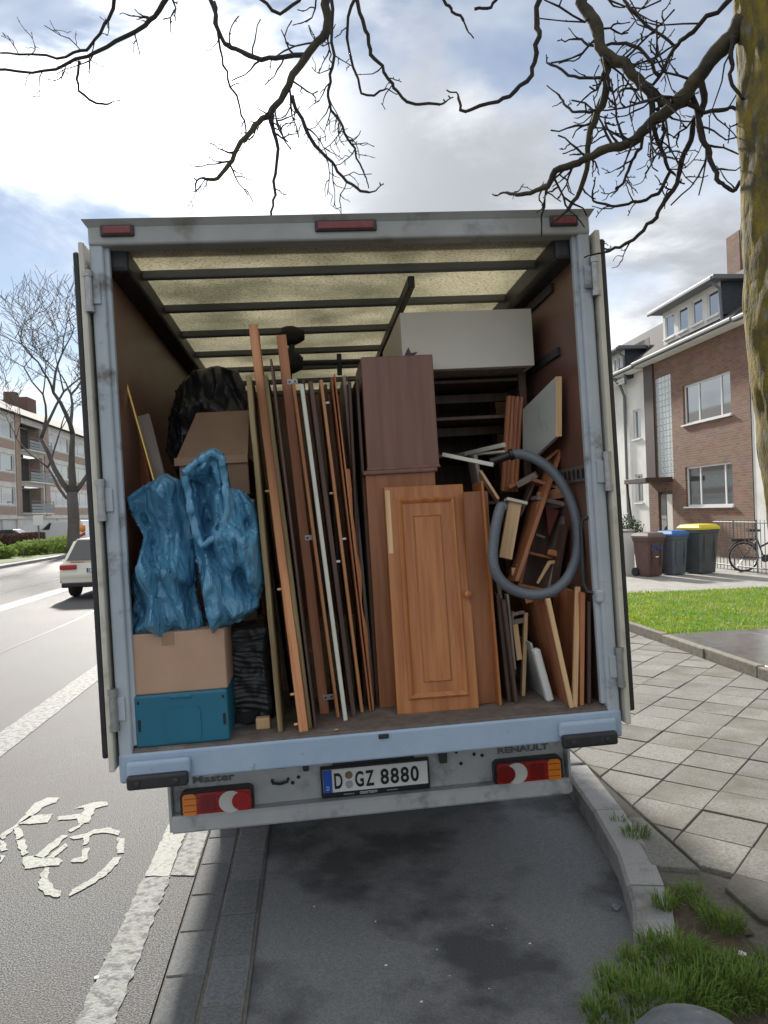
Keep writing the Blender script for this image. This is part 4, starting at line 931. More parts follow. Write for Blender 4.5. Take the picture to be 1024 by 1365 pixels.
# vacuum hose: ribbed tube in a loop
HP = [(672, 677), (668, 676), (664, 688), (660, 708), (657, 735), (659, 757), (668, 774), (684, 786), (704, 792), (724, 792), (742, 785), (757, 770), (767, 748), (771, 722), (769, 696), (761, 668), (748, 643), (734, 626), (716, 613), (698, 606), (684, 605)]
HY = [.16, .15, .13, .12, .11, .10, .10, .10, .10, .10, .11, .12, .14, .16, .18, .21, .24, .27, .31, .35, .38]
ctrl = [TL(u, v, y) for (u, v), y in zip(HP, HY)]
def catmull(c, per):
    out = []
    for i in range(len(c)-1):
        p0, p1, p2, p3 = c[max(i-1, 0)], c[i], c[i+1], c[min(i+2, len(c)-1)]
        for j in range(per):
            t_ = j/per; out.append(.5*((2*p1)+(p2-p0)*t_+(2*p0-5*p1+4*p2-p3)*t_*t_+(3*p1-p0-3*p2+p3)*t_**3))
    return out + [c[-1]]
cl = catmull(ctrl, 24); acc = 0; even = [cl[0]]; stp = .0028
for a, b in zip(cl[:-1], cl[1:]):
    seg_ = (b-a).length; 
    while acc+seg_ >= stp*len(even): 
        k = (stp*len(even)-acc)/max(seg_, 1e-9); even.append(a.lerp(b, k))
    acc += seg_
base = TL(704, 792, .10)
t = thing('vacuum_hose', 'grey ribbed vacuum cleaner hose hanging in a loop', 'hose', M=MT, at=base)
MB().tube([p-base for p in even], [.0255 if (i % 3) else .0215 for i in range(len(even))], 14).build('ribbed_tube', m_hose, t, smooth=True)
e0, e1 = even[-1]-base, TL(654, 616, .40)-base
MB().tube([e0, e0.lerp(e1, .15), e0.lerp(e1, .2), e0.lerp(e1, .8), e1], [.029, .029, .022, .019, .022], 14).build('nozzle', m_plk, t, smooth=True, angle=40)
# ================================================================== HOUSES, BINS, VEHICLES
def HS(u, v, X):
    d = ray(u, v); p = CAM + d*(X/d.dot(SR)); return p.dot(SD), p.z          # along-street, height on the plane x_s = X
def brick_mat(name, c1, c2, mortar, w=.24, h=.075):
    M = bpy.data.materials.new(name); M.use_nodes = True; nt = M.node_tree; N = nt.nodes; L = nt.links; b = N['Principled BSDF']; b.inputs['Roughness'].default_value = .85
    tc = N.new('ShaderNodeTexCoord'); sp_ = N.new('ShaderNodeSeparateXYZ'); cb_ = N.new('ShaderNodeCombineXYZ'); L.new(tc.outputs['Object'], sp_.inputs[0])
    ad = N.new('ShaderNodeMath'); ad.operation = 'ADD'; L.new(sp_.outputs[0], ad.inputs[0]); L.new(sp_.outputs[1], ad.inputs[1]); L.new(ad.outputs[0], cb_.inputs[0]); L.new(sp_.outputs[2], cb_.inputs[1])
    br = N.new('ShaderNodeTexBrick'); L.new(cb_.outputs[0], br.inputs['Vector']); br.inputs['Scale'].default_value = 1
    br.inputs['Color1'].default_value = (*c1, 1); br.inputs['Color2'].default_value = (*c2, 1); br.inputs['Mortar'].default_value = (*mortar, 1)
    br.inputs['Mortar Size'].default_value = .007; br.inputs['Brick Width'].default_value = w; br.inputs['Row Height'].default_value = h
    nz = N.new('ShaderNodeTexNoise'); nz.inputs['Scale'].default_value = 2.5; nz.inputs['Detail'].default_value = 6; L.new(tc.outputs['Object'], nz.inputs[0])
    mx = N.new('ShaderNodeMix'); mx.data_type = 'RGBA'; mx.blend_type = 'MULTIPLY'; mx.inputs[0].default_value = .45; L.new(br.outputs[0], mx.inputs[6]); L.new(nz.outputs['Color'], mx.inputs[7]); 
    L.new(mx.outputs[2], b.inputs['Base Color'])
    bu = N.new('ShaderNodeBump'); bu.inputs['Strength'].default_value = .8; bu.inputs['Distance'].default_value = .012; bu.invert = True; L.new(br.outputs['Fac'], bu.inputs['Height']); L.new(bu.outputs[0], b.inputs['Normal'])
    return M
m_brick = brick_mat('red_brown_brick', (.29, .155, .105), (.195, .10, .068), (.27, .23, .19))
m_brick2 = brick_mat('orange_brick', (.66, .50, .42), (.58, .43, .35), (.30, .25, .2))
m_rend = mat('white_render', (.74, .74, .71), .85, (.62, .61, .57), scale=1.2, bump=.1, bscale=60, dirt=(.50, .48, .43), dscale=.8, dlo=.55, dhi=.8)
m_slate = mat('dark_slate', (.035, .042, .055), .6, (.06, .068, .08), scale=6, bump=.3, bscale=12, stretch=(1, 1, 3))
m_tile = mat('roof_tile', (.055, .05, .05), .85, (.085, .078, .075), scale=7, bump=.4, bscale=14, spec=.2)
m_wfr = mat('white_window_frame', (.74, .75, .75), .4); m_pane = mat('window_pane', (.05, .06, .065), .04, spec=.5, ior=3.6)
m_curt = mat('net_curtain', (.55, .56, .54), .8, (.42, .43, .42), scale=2, stretch=(1, 12, .3))
m_zg = mat('zinc_gutter', (.16, .17, .18), .6, metal=.2); m_brn = mat('dark_brown_trim', (.06, .038, .030), .55); m_gbl = mat('glass_block', (.42, .46, .47), .12, (.62, .66, .66), scale=14, spec=.8, bump=.3, bscale=30)
m_green = mat('evergreen_leaf', (.035, .075, .022), .6, (.07, .12, .03), scale=4)
XF = 12.15
def house_root(name, label, cat='house', at=(XF, 22, LZ)): return thing(name, label, cat, M=SM, at=at)
def facade(root, X, y0, y1, z0, z1, holes, m, dep=.14, name='wall', sgn=1):
    """wall in the plane x_s = X facing the street (-sgn*x), with real openings; holes (ya, yb, za, zb)"""
    o = MTX(root); ys = sorted({y0, y1, *[h[0] for h in holes], *[h[1] for h in holes]}); zs = sorted({z0, z1, *[h[2] for h in holes], *[h[3] for h in holes]})
    mb = MB()
    for a, b in zip(ys[:-1], ys[1:]):
        for c, d in zip(zs[:-1], zs[1:]):
            ym, zm = (a+b)/2, (c+d)/2
            if any(h[0] < ym < h[1] and h[2] < zm < h[3] for h in holes): continue
            mb.raw([(X, a, c), (X, b, c), (X, b, d), (X, a, d)], [(0, 1, 2, 3)])
    for a, b, c, d in holes:
        e = X+sgn*dep
        for q in ([(X, a, c), (X, b, c), (e, b, c), (e, a, c)], [(X, a, d), (X, b, d), (e, b, d), (e, a, d)], [(X, a, c), (X, a, d), (e, a, d), (e, a, c)], [(X, b, c), (X, b, d), (e, b, d), (e, b, c)]): mb.raw(q, [(0, 1, 2, 3)])
    bmesh.ops.remove_doubles(mb.bm, verts=mb.bm.verts[:], dist=1e-4)
    return mb.build(name, m, root, at=o)
def MTX(root): return Vector((SM.inverted() @ root.matrix_world).translation)
def bx(root, lo, hi, m, name, bev=.0, parent=None):
    lo, hi = [min(a, b) for a, b in zip(lo, hi)], [max(a, b) for a, b in zip(lo, hi)]
    return MB().box(lo, hi, bev, 2).build(name, m, parent or root, at=MTX(root))
def window(root, X, a, b, c, d, divs, sgn=1, dep=.10, sill=True, fr=.055, curtain=False, m=None):
    """window set in an opening: frame bars, one pane per light, sill"""
    e = X+sgn*dep; mb = MB(); m = m or m_wfr
    mb.box((e-.03, a, c), (e+.03, b, c+fr)); mb.box((e-.03, a, d-fr), (e+.03, b, d)); mb.box((e-.029, a, c), (e+.029, a+fr, d)); mb.box((e-.029, b-fr, c), (e+.029, b, d))
    ed_ = [a] + [a+(b-a)*t for t in divs] + [b]
    for y in ed_[1:-1]: mb.box((e-.028, y-fr*.6, c), (e+.028, y+fr*.6, d))
    w = mb.build('window', m, root, at=MTX(root))
    for i in range(len(ed_)-1):
        bx(root, (e-.006, ed_[i]+fr*.5, c+fr*.8), (e+.006, ed_[i+1]-fr*.5, d-fr*.8), m_pane, 'pane', parent=w)
        if curtain: bx(root, (e+sgn*.10, ed_[i]+fr*.5, c+(d-c)*.55 if i % 2 else c), (e+sgn*.11, ed_[i+1]-fr*.5, d), m_curt, 'curtain', parent=w)
    if sill: bx(root, (X-sgn*.07, a-.06, c-.05), (X+sgn*dep, b+.06, c-.002), m_wfr, 'sill', parent=w)
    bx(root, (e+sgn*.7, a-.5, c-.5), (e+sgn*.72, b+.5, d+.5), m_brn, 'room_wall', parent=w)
    return w
yN = HS(1001, 560, XF)[0]; yG1 = HS(896, 570, XF)[0]; yG0 = HS(874, 570, XF)[0]; yP = HS(862, 570, XF)[0]; yW = 60.0
zE = HS(1000, 408, XF-.35)[1]
zE = max(6.6, min(8.2, zE))
H1 = house_root('brick_house', 'red brown brick house with slate dormer and glass block stairwell', at=(XF, (yN+yP)/2, LZ))
def rect(u0, u1, vt, vb):     # window rectangle from pixels, heights taken at its near edge u1
    a = HS(u1, (vt+vb)/2, XF)[0]; b = HS(u0, (vt+vb)/2, XF)[0]; return a, b, HS(u1, vb, XF)[1], HS(u1, vt, XF)[1]
r1, r2 = rect(910, 974, 493, 552), rect(914, 977, 615, 674)
zg0, zg1 = HS(885, 640, XF)[1], HS(885, 500, XF)[1]; zg1 = min(zg1, zE-.5)
rg_ = (yG1, yG0, zg0, zg1); rd = (HS(897, 680, XF)[0], HS(878, 680, XF)[0], LZ+.15, HS(890, 655, XF)[1])
facade(H1, XF, yN, yP-.0, LZ-.3, zE, [r1, r2, rg_, rd], m_brick)
window(H1, XF, *r1, (.22, .68), curtain=True); window(H1, XF, *r2, (.18, .70), curtain=True)
gb = bx(H1, (XF+.06, rg_[0], rg_[2]), (XF+.10, rg_[1], rg_[3]), m_rend, 'glass_block_panel')
ncol = 5; nrow = int((rg_[3]-rg_[2])/.2); cw = (rg_[1]-rg_[0])/ncol; rh = (rg_[3]-rg_[2])/nrow
gme = MB().box((-.02, -cw/2+.012, -rh/2+.012), (.02, cw/2-.012, rh/2-.012), .01, 1); gm = bpy.data.meshes.new('glass_block'); gme.bm.to_mesh(gm); gme.bm.free(); gm.materials.append(m_gbl)
o1 = MTX(H1)
for i in range(ncol):
    for j in range(nrow):
        o = bpy.data.objects.new('glass_block', gm); COL.objects.link(o); o.parent = gb; o.location = Vector((XF+.06, rg_[0]+cw*(i+.5), rg_[2]+rh*(j+.5)))-o1
bx(H1, (XF-.06, yG0, HS(868, 640, XF)[1]), (XF+.0-.003, yP, zE-.05), m_brn, 'stairwell_panel')
dq = bx(H1, (XF+.08, rd[0], rd[2]), (XF+.12, rd[1], rd[3]), m_brn, 'door'); bx(H1, (XF+.05, rd[0]+.12, rd[2]+.2), (XF+.08, rd[0]+.5, rd[3]-.1), m_creamb, 'door_panel', parent=dq)
bx(H1, (XF+.05, rd[0]+.55, rd[2]+.2), (XF+.08, rd[1]-.1, rd[3]-.1), m_pane, 'pane', parent=dq)
zc0 = HS(896, 642, XF)[1]
cn = bx(H1, (XF-.95, HS(897, 640, XF)[0], zc0), (XF-.003, yP-.1, zc0+.16), m_brn, 'canopy', .01)
pa = Vector((XF-.9, yP-.2, zc0)); MB().tube([pa, Vector((XF-.65, yP-.2, LZ))], .035, 8).build('canopy_post', m_plk, cn, at=o1)
bx(H1, (XF-1.4, rd[0]-.2, LZ), (XF-.003, rd[1]+.2, LZ+.15), m_conc, 'doorstep')
def roof(root, X, y0, y1, ze, run=4.2, rise=2.9, over=.4, m=m_tile):
    th = .10
    for s, nm in ((1, 'roof'), (-1, 'roof')):
        xa = X-over if s > 0 else X+2*run+over; xm = X+run; k = rise/run
        MB().poly([(xa, y0, ze-over*k+.12), (xm, y0, ze+rise+.12), (xm, y0, ze+rise+.12+th), (xa, y0, ze-over*k+.12+th)], (0, y1-y0, 0)).build(nm, m, root, at=MTX(root))
    g = bx(root, (X-over-.11, y0, ze-over*k+.06), (X-over-.01, y1, ze-over*k+.18), m_zg, 'gutter', .03)
    bx(root, (X-over, y0+.01, ze-over*k+.02), (X-.005, y1-.01, ze-over*k+.06), m_rend, 'soffit')
    for y, nm in ((y0+.05, 'gable'), (y1-.15, 'gable')):
        MB().poly([(X+.02, y, ze-.1), (X+2*run, y, ze-.1), (X+run, y, ze+rise)], (0, .1, 0)).build(nm, m_rend, root, at=MTX(root))
    bx(root, (X+.02+.25, y0+.02, LZ-.3), (X+2*run, y0+.20, ze-.05), m_rend, 'side_wall'); bx(root, (X+.27, y1-.20, LZ-.3), (X+2*run, y1-.02, ze-.05), m_rend, 'side_wall'); bx(root, (X+2*run-.2, y0+.2, LZ-.3), (X+2*run-.01, y1-.2, ze), m_rend, 'back_wall')
def dormer(root, X, u0, u1, vt, vb, nwin, mcheek=m_slate, depth=3.2):
    a, zb_ = HS(u1, vb, X); b = HS(u0, (vt+vb)/2+40, X)[0]; zt = HS(u1, vt, X)[1]
    holes = [(a+(b-a)*(i+.13)/nwin, a+(b-a)*(i+.84)/nwin, zb_+.06, zt-.13) for i in range(nwin)]
    facade(root, X, a, b, zb_-.1, zt, holes, m_rend, .08, 'dormer_front')
    for h in holes: window(root, X, *h, (), dep=.05, sill=True, fr=.06)
    for y in (a, b-.06): MB().poly([(X+.003, y, zb_-.02), (X+.003, y, zt-.003), (X+depth, y, zt-.003), (X+depth, y, zt-.35)], (0, .06, 0)).build('dormer_cheek', mcheek, root, at=MTX(root))
    bx(root, (X-.35, a-.25, zt), (X+depth, b+.25, zt+.14), m_zg, 'dormer_roof', .02); bx(root, (X-.44, a-.25, zt-.03), (X-.36, b+.25, zt+.08), m_zg, 'dormer_gutter', .02)
    MB().tube([(X-.39, a-.12, zt-.02), (X-.1, a-.12, zt-.25), (X-.05, a-.10, zb_-.2)], .045, 8).build('dormer_downpipe', m_zg, root, at=MTX(root))
roof(H1, XF, yN, yP, zE)
dormer(H1, XF-.22, 884, 962, 374, 419, 4)
yc, zc_ = HS(992, 350, XF+4.0); bx(H1, (XF+3.6, yc-.4, zE+2.2), (XF+4.3, yc+.45, HS(992, 311, XF+4)[1]), m_brick, 'chimney', .01)
H2 = house_root('white_house', 'white rendered house with grey downpipe beyond the brick house', at=(XF, yP+5, LZ))
wA = (HS(850, 560, XF)[0], HS(840, 560, XF)[0], HS(850, 584, XF)[1], HS(850, 544, XF)[1]); wB = (wA[0], wA[1], HS(850, 670, XF)[1], HS(850, 632, XF)[1])
yW1 = yP+24
facade(H2, XF+.12, yP+.003, yW1, LZ-.3, zE, [wA, wB], m_rend); window(H2, XF+.12, *wA, (), dep=.1); window(H2, XF+.12, *wB, (), dep=.1)
roof(H2, XF+.02, yP+.003, yW1, zE-.04); yd = HS(832, 560, XF)[0]
MB().tube([(XF-.45, yd, zE-.2), (XF-.1, yd, zE-.6), (XF+.04, yd, zE-1.0), (XF+.04, yd, LZ)], .055, 10).build('downpipe', m_zg, H2, at=MTX(H2))
dormer(H2, XF-.20, 814, 834, 466, 506, 4)
H3 = house_root('white_house', 'white rendered house wall adjoining the brick house behind the mossy trunk', at=(XF, yN-5, LZ))
facade(H3, XF+.02, yN-11, yN-.003, LZ-.3, zE, [], m_rend); roof(H3, XF+.02, yN-11, yN-.003, zE-.03)
# front yard: low white wall, railings, shrubs, bins, bicycle
p = G(834, 766, LZ); wl = thing('garden_wall', 'low white rendered garden wall beside the brown bin', 'wall', at=Vector((p.x, p.y, LZ)))
wl.rotation_euler.z = ang
MB().box((-.30, 0, -.05), (.24, 2.8, 1.0), .015).build('wall', m_rend, wl); MB().box((-.33, -.03, 1.0), (.27, 2.83, 1.05), .012).build('coping', m_conc, wl)
def railing(label, a, b, h, n, m=m_zg):
    r = thing('railing', label, 'railing', at=a); d = b-a
    for z in (.12, h): MB().tube([Vector((0, 0, z)), d+Vector((0, 0, z))], .018, 6).build('rail', m, r)
    for i in range(n+1): q = d*(i/n); MB().tube([q, q+Vector((0, 0, h+.06))], .009 if i % 6 else .02, 6).build('bar', m, r)
def sp3(u, v, X): y, z = HS(u, v, X); return S(X, y, LZ)
railing('grey garden railing behind the bicycle and the yellow lidded bin', sp3(950, 700, 10.0), S(10.0, HS(950, 700, 10.0)[0]-5.5, LZ), 1.15, 36)
railing('short grey railing in front of the brick house entrance', S(10.4, yG1-.3, LZ+.4), S(10.4, yP+.6, LZ+.4), .95, 16)
bxy = S(10.7, (yG1+yP)/2, LZ)
def leafball(name, label, cat, c, rx, ry, rz, n, size, m, seed, group=None, stem=True):
    r = random.Random(seed); t = thing(name, label, cat, at=c, group=group); vs = []; fs = []
    for _ in range(n):
        while True:
            q = Vector((r.uniform(-1, 1), r.uniform(-1, 1), r.uniform(-1, 1)))
            if .25 < q.length < 1 + .25*noise.noise(q*2.3+Vector((seed, 0, 0))): break
        p = Vector((q.x*rx, q.y*ry, rz+q.z*rz)); a = Vector((r.uniform(-1, 1), r.uniform(-1, 1), r.uniform(-1, 1))).normalized()*size; b = a.orthogonal().normalized()*size*.5
        k = len(vs); vs += [p-a, p+b, p+a, p-b]; fs.append((k, k+1, k+2, k+3))
    me = bpy.data.meshes.new('foliage'); me.from_pydata(vs, [], fs); me.materials.append(m); o = bpy.data.objects.new('foliage', me); COL.objects.link(o); o.parent = t; o['kind'] = 'stuff'
    if stem:
        mb = MB()
        for k in range(1):
            mb.tube([Vector((0, 0, -.05)), Vector((.02, .03, rz*.7)), Vector((0.05, 0, rz*1.4))], [.03, .02, .008], 6)
        mb.build('stem', w_dark, t)
    return t
leafball('evergreen_shrub', 'dark evergreen shrub behind the entrance railing', 'shrub', S(10.9, yP-.9, LZ), .5, .9, .62, 900, .07, m_green, 5)
leafball('evergreen_shrub', 'rounder green shrub beside the brick house door', 'shrub', S(10.9, yP+.6, LZ), .45, .6, .50, 700, .07, m_green, 6)
def bin_(label, u, v, w, d, h, mbod, mlid, rot, dome=.05):
    p = G(u, v, LZ); t = thing('wheelie_bin', label, 'bin', at=Vector((p.x, p.y, LZ)), group='wheelie bins in front of the houses'); t.rotation_euler.z = rot
    def ring(ww, dd, z): return [Vector((x*ww/2, y*dd/2, z)) for x, y in ((-1, -.9), (-.9, -1), (.9, -1), (1, -.9), (1, .9), (.9, 1), (-.9, 1), (-1, .9))]
    R_s = [ring(w*.78, d*.74, .02), ring(w*.80, d*.76, .06), ring(w*.96, d*.96, h-.16), ring(w*1.02, d*1.02, h-.15), ring(w*1.02, d*1.02, h-.06)]
    vs = [v_ for r in R_s for v_ in r]; mb = MB().raw(vs, [[8*i+k, 8*i+(k+1) % 8, 8*(i+1)+(k+1) % 8, 8*(i+1)+k] for i in range(4) for k in range(8)] + [list(range(8)), list(range(32, 40))]); bd = mb.build('body', mbod, t)
    R_s = [ring(w*1.08, d*1.10, h-.075), ring(w*1.08, d*1.10, h-.03), ring(w*.9, d*.9, h+dome*.7), ring(w*.5, d*.5, h+dome)]
    vs = [v_ for r in R_s for v_ in r]; mb = MB().raw(vs, [[8*i+k, 8*i+(k+1) % 8, 8*(i+1)+(k+1) % 8, 8*(i+1)+k] for i in range(3) for k in range(8)] + [list(range(8)), list(range(24, 32))]); mb.build('lid', mlid, t)
    MB().tube([(-w*.42, d*.58, h-.05), (w*.42, d*.58, h-.05)], .02, 8).build('handle', mlid, t)
    for s in (-1, 1): MB().lathe([(.03, -.025), (.10, -.025), (.10, .025), (.03, .025)], 16, M=Matrix.Translation((s*w*.44, d*.40, .10)) @ Matrix.Rotation(R_(90), 4, 'Y')).build('wheel', m_tyre, t)
    for s in (-.5, .5): MB().box((s*w*.5-.012, -d*.49, h*.25), (s*w*.5+.012, -d*.46, h-.2), .004).build('rib', mbod, t)
    return t
m_bb = mat('brown_bin', (.085, .040, .034), .5, (.11, .055, .045), scale=6); m_gb = mat('grey_bin', (.075, .09, .11), .45, (.10, .115, .135), scale=4); m_gb2 = mat('charcoal_bin', (.055, .065, .07), .45, (.07, .08, .085), scale=4)
m_bl = mat('blue_lid', (.03, .12, .38), .4); m_yl = mat('yellow_lid', (.62, .50, .02), .4); m_brl = mat('brown_lid', (.14, .10, .09), .4)
b1 = bin_('brown wheelie bin with a blue scrawl beside the white wall', 866, 768, .50, .52, .96, m_bb, m_brl, ang+.35)
for pts in ([(-.16, .60), (-.10, .72), (-.06, .62)], [(-.02, .66), (.03, .70), (.06, .64), (.0, .61)], [(.09, .62), (.12, .70), (.17, .66), (.14, .60)]):
    MB().tube([(x, -.262+.01*(.7-z)*4, z) for x, z in pts], .012, 6).build('scrawl', m_bl, b1)
MB().box((-.04, -.246, .44), (.05, -.236, .465)).build('sticker', m_wfr, b1)
bin_('grey wheelie bin with blue lid between brown and yellow lidded bins', 898, 766, .48, .52, .98, m_gb, m_bl, ang+.3)
bin_('large charcoal wheelie bin with yellow lid', 933, 764, .60, .68, 1.10, m_gb2, m_yl, ang+.3)
def bicycle(label, base, rot):
    t = thing('bicycle', label, 'bicycle', at=base); t.rotation_euler.z = rot      # local x along the bike, wheels on the ground
    R = .34; A, B_ = Vector((0, 0, R)), Vector((1.08, 0, R)); bb = Vector((.46, 0, .30)); seat = Vector((.30, 0, .82)); head = Vector((.88, 0, .86)); hb = Vector((.92, 0, .62))
    for c in (A, B_):
        w = MB().tube([c+Vector((R*math.cos(q*.2618), 0, R*math.sin(q*.2618)))*.96 for q in range(25)], .022, 8, cap=False).build('wheel', m_tyre, t, smooth=True)
        MB().tube([c+Vector((math.cos(q*.2618), 0, math.sin(q*.2618)))*R*.89 for q in range(25)], .011, 6, cap=False).build('rim', m_zinc, w)
        for k in range(14): q = k*6.283/14; MB().tube([c+Vector((0, .02*(-1)**k, 0)), c+Vector((math.cos(q), 0, math.sin(q)))*R*.88], .0022, 4).build('spoke', m_zinc, w)
        MB().tube([c+Vector((0, -.05, 0)), c+Vector((0, .05, 0))], .025, 10).build('hub', m_dark, w)
        MB().tube([c+Vector((math.cos(q*.15+.5), 0, math.sin(q*.15+.5)))*(R+.035) for q in range(16)], .016, 6).build('mudguard', m_plk, t)
    for a, b, r_ in ((bb, seat, .018), (bb, hb, .024), (bb, A, .012), (seat*.85+bb*.15, A, .010), (seat*.5+bb*.5, head*.8+hb*.2, .022), (hb, head, .02)): MB().tube([a, b], r_, 8).build('frame_tube', m_plk, t)
    MB().tube([head+Vector((.03, 0, -.02)), hb+Vector((.02, 0, -.02)), B_], .014, 8).build('fork', m_plk, t)
    MB().tube([seat, seat+Vector((-.03, 0, .13))], .014, 8).build('seat_post', m_zinc, t)
    s = seat+Vector((-.04, 0, .15)); MB().raw([s+Vector(q) for q in ((-.14, -.10, .02), (-.14, .10, .02), (.02, .06, .01), (.15, .015, .0), (.15, -.015, 0), (.02, -.06, .01), (-.14, -.10, -.04), (-.14, .10, -.04), (.02, .06, -.05), (.15, .015, -.05), (.15, -.015, -.05), (.02, -.06, -.05))], [(0, 1, 2, 5), (2, 3, 4, 5), (6, 7, 8, 11), (8, 9, 10, 11), (0, 1, 7, 6), (1, 2, 8, 7), (2, 3, 9, 8), (3, 4, 10, 9), (4, 5, 11, 10), (5, 0, 6, 11)]).build('saddle', m_plk, t)
    MB().tube([head, head+Vector((-.02, 0, .16)), head+Vector((0, 0, .2))], .014, 8).build('stem', m_zinc, t)
    h = head+Vector((0, 0, .2)); MB().tube([h+Vector((-.16, -.29, .03)), h+Vector((-.02, -.22, .02)), h, h+Vector((-.02, .22, .02)), h+Vector((-.16, .29, .03))], .013, 8).build('handlebar', m_plk, t)
    MB().tube([Vector((-.28, 0, .74)), Vector((.24, 0, .74))], .035, 6).build('rack', m_dark, t); MB().tube([Vector((-.15, .05, .73)), A], .006, 5).build('rack_stay', m_dark, t)
    MB().lathe([(.0, -.006), (.09, -.006), (.09, .006), (0, .006)], 20, M=Matrix.Translation(bb+Vector((0, -.06, 0))) @ Matrix.Rotation(R_(90), 4, 'X')).build('chainring', m_dark, t); MB().tube([bb+Vector((0, -.09, 0)), bb+Vector((.12, -.10, -.12)), bb+Vector((.14, -.16, -.12))], .012, 6).build('crank', m_dark, t)
    return t
p = G(992, 762, LZ); bicycle('black city bicycle with rear rack parked before the railing', Vector((p.x, p.y, LZ)), ang-.15)

# ------------------------------------------------------------------ left side of the street
XL = -25.0; GZ = .10
m_garage = mat('garage_door', (.66, .68, .68), .5, (.60, .62, .62), scale=3); m_balc = mat('balcony_board', (.25, .28, .30), .6, (.20, .23, .25), scale=5)
AB = thing('apartment_building', 'four storey apartment block with striped balconies, brick panels and garages', 'building', M=SM, at=(XL, 70, GZ))
Y = lambda u: HS(u, 640, XL)[0]
FL = [2.85, 5.65, 8.45]; zTop = 11.4; y0_, y1_ = Y(-150), Y(170)
cols = [(-30, 20, 'w'), (28, 58, 'b'), (67, 94, 'w'), (98, 124, 'w'), (130, 160, 'b')]
holes = []; jobs = []
for u0, u1, k in cols:
    a, b = Y(u0), Y(u1)
    for f in FL:
        if k == 'w': h = (a, b, f+.75, f+2.25)
        else: h = (a, b, f+.05, f+2.45)
        holes.append(h); jobs.append((k, h))
gar = [(Y(u0), Y(u1), GZ, 2.35) for u0, u1 in ((-40, 2), (5, 22), (29, 50), (54, 76), (80, 102), (106, 128))]
facade(AB, XL, y0_, y1_, GZ-.2, zTop, holes+gar, m_rend, .25, sgn=-1)
for k, (a, b, c, d) in jobs:
    if k == 'w':
        window(AB, XL, a, b, c, d, (.33, .66), sgn=-1, dep=.15, fr=.10)
        bx(AB, (XL-.0+.02, a, c-.85), (XL+.05, b, c-.15), m_brick2, 'brick_panel')
    else:
        window(AB, XL-1.2, a, b, c, d, (.3, .62), sgn=-1, dep=.05, sill=False, fr=.10)
        bx(AB, (XL-1.3, a, c), (XL-.26, a+.1, d), m_brick2, 'loggia_wall'); bx(AB, (XL-1.3, b-.1, c), (XL-.26, b, d), m_brick2, 'loggia_wall')
        q = bx(AB, (XL-1.2, a-.1, c-.12), (XL+.9, b+.1, c), m_rend, 'balcony')
        for i in range(3): bx(AB, (XL+.86, a-.1, c+.06+i*.26), (XL+.92, b+.1, c+.26+i*.26), m_balc, 'balcony_board', parent=q)
        for yy_ in (a-.07, b+.03): MB().tube([(XL+.84, yy_, c), (XL+.84, yy_, c+1.02)], .03, 6).build('balcony_post', m_zg, q, at=MTX(AB))
        MB().tube([(XL+.88, a-.1, c+1.02), (XL+.88, b+.1, c+1.02)], .03, 6).build('balcony_rail', m_zg, q, at=MTX(AB))
for a, b, c, d in gar: bx(AB, (XL-.2, a, c), (XL-.15, b, d), m_garage, 'garage_door')
for u in (24.5, 62.5): bx(AB, (XL+.003, Y(u-3), 2.6), (XL+.10, Y(u+3), zTop), m_brick2, 'brick_pier')
bx(AB, (XL+.003, y0_, 2.40), (XL+.16, y1_, 2.62), m_rend, 'string_course')
MB().poly([(XL+.6, y0_, zTop), (XL-5.5, y0_, zTop+3.2), (XL-11.6, y0_, zTop), ], (0, y1_-y0_, 0)).build('roof', m_tile, AB, at=MTX(AB))
bx(AB, (XL-11, y0_, GZ), (XL-.27-1.2, y0_+.2, zTop), m_rend, 'side_wall'); bx(AB, (XL-11, y1_-.2, GZ), (XL-.27-1.2, y1_, zTop), m_rend, 'side_wall')
for u, w in ((18, .55), (38, 1.3)): yq = HS(u, 520, XL-4.5)[0]; bx(AB, (XL-5.3, yq-w, zTop+1.6), (XL-4.2, yq+w, zTop+4.0), m_brick, 'chimney')
# hedge, shrubs, verge
m_hedge = mat('bare_beech_hedge', (.085, .045, .038), .8, (.14, .075, .055), scale=5); m_bush = leaf_mat('bright_ground_cover', (.12, .22, .035), (.27, .33, .08), 3, .4)
def hedge(name, label, x0, x1, y0, y1, h, m, n, size):
    r = random.Random(n); t = thing(name, label, 'hedge', M=SM, at=((x0+x1)/2, (y0+y1)/2, GZ)); vs = []; fs = []; hx, hy = (x1-x0)/2, (y1-y0)/2
    for _ in range(n):
        p = Vector((r.uniform(-hx, hx), r.uniform(-hy, hy), r.uniform(0, h))); s_ = r.randrange(4)
        if s_ == 0: p.x = hx*r.uniform(.85, 1.04)
        elif s_ == 1: p.z = h*r.uniform(.88, 1.04)
        elif s_ == 2: p.y = -hy*r.uniform(.97, 1.0)
        a = Vector((r.uniform(-1, 1), r.uniform(-1, 1), r.uniform(-1, 1))).normalized()*size; b = a.orthogonal().normalized()*size*.6; k = len(vs); vs += [p-a, p+b, p+a, p-b]; fs.append((k, k+1, k+2, k+3))
    me = bpy.data.meshes.new('foliage'); me.from_pydata(vs, [], fs); me.materials.append(m); o = bpy.data.objects.new('foliage', me); COL.objects.link(o); o.parent = t; o['kind'] = 'stuff'
    MB().box((-hx*.8, -hy*.98, 0), (hx*.8, hy*.98, h*.85), .1).build('branch_core', m, t)
hedge('clipped_hedge', 'clipped reddish brown hedge before the parked cars', -19.3, -18.3, 38, 54.5, 1.15, m_hedge, 9000, .11)
ground_sheet('verge', [S(-18.2, 30), S(-14.2, 36), S(-14.0, 60), S(-18.2, 60)], m_lawn0, GZ+.012)
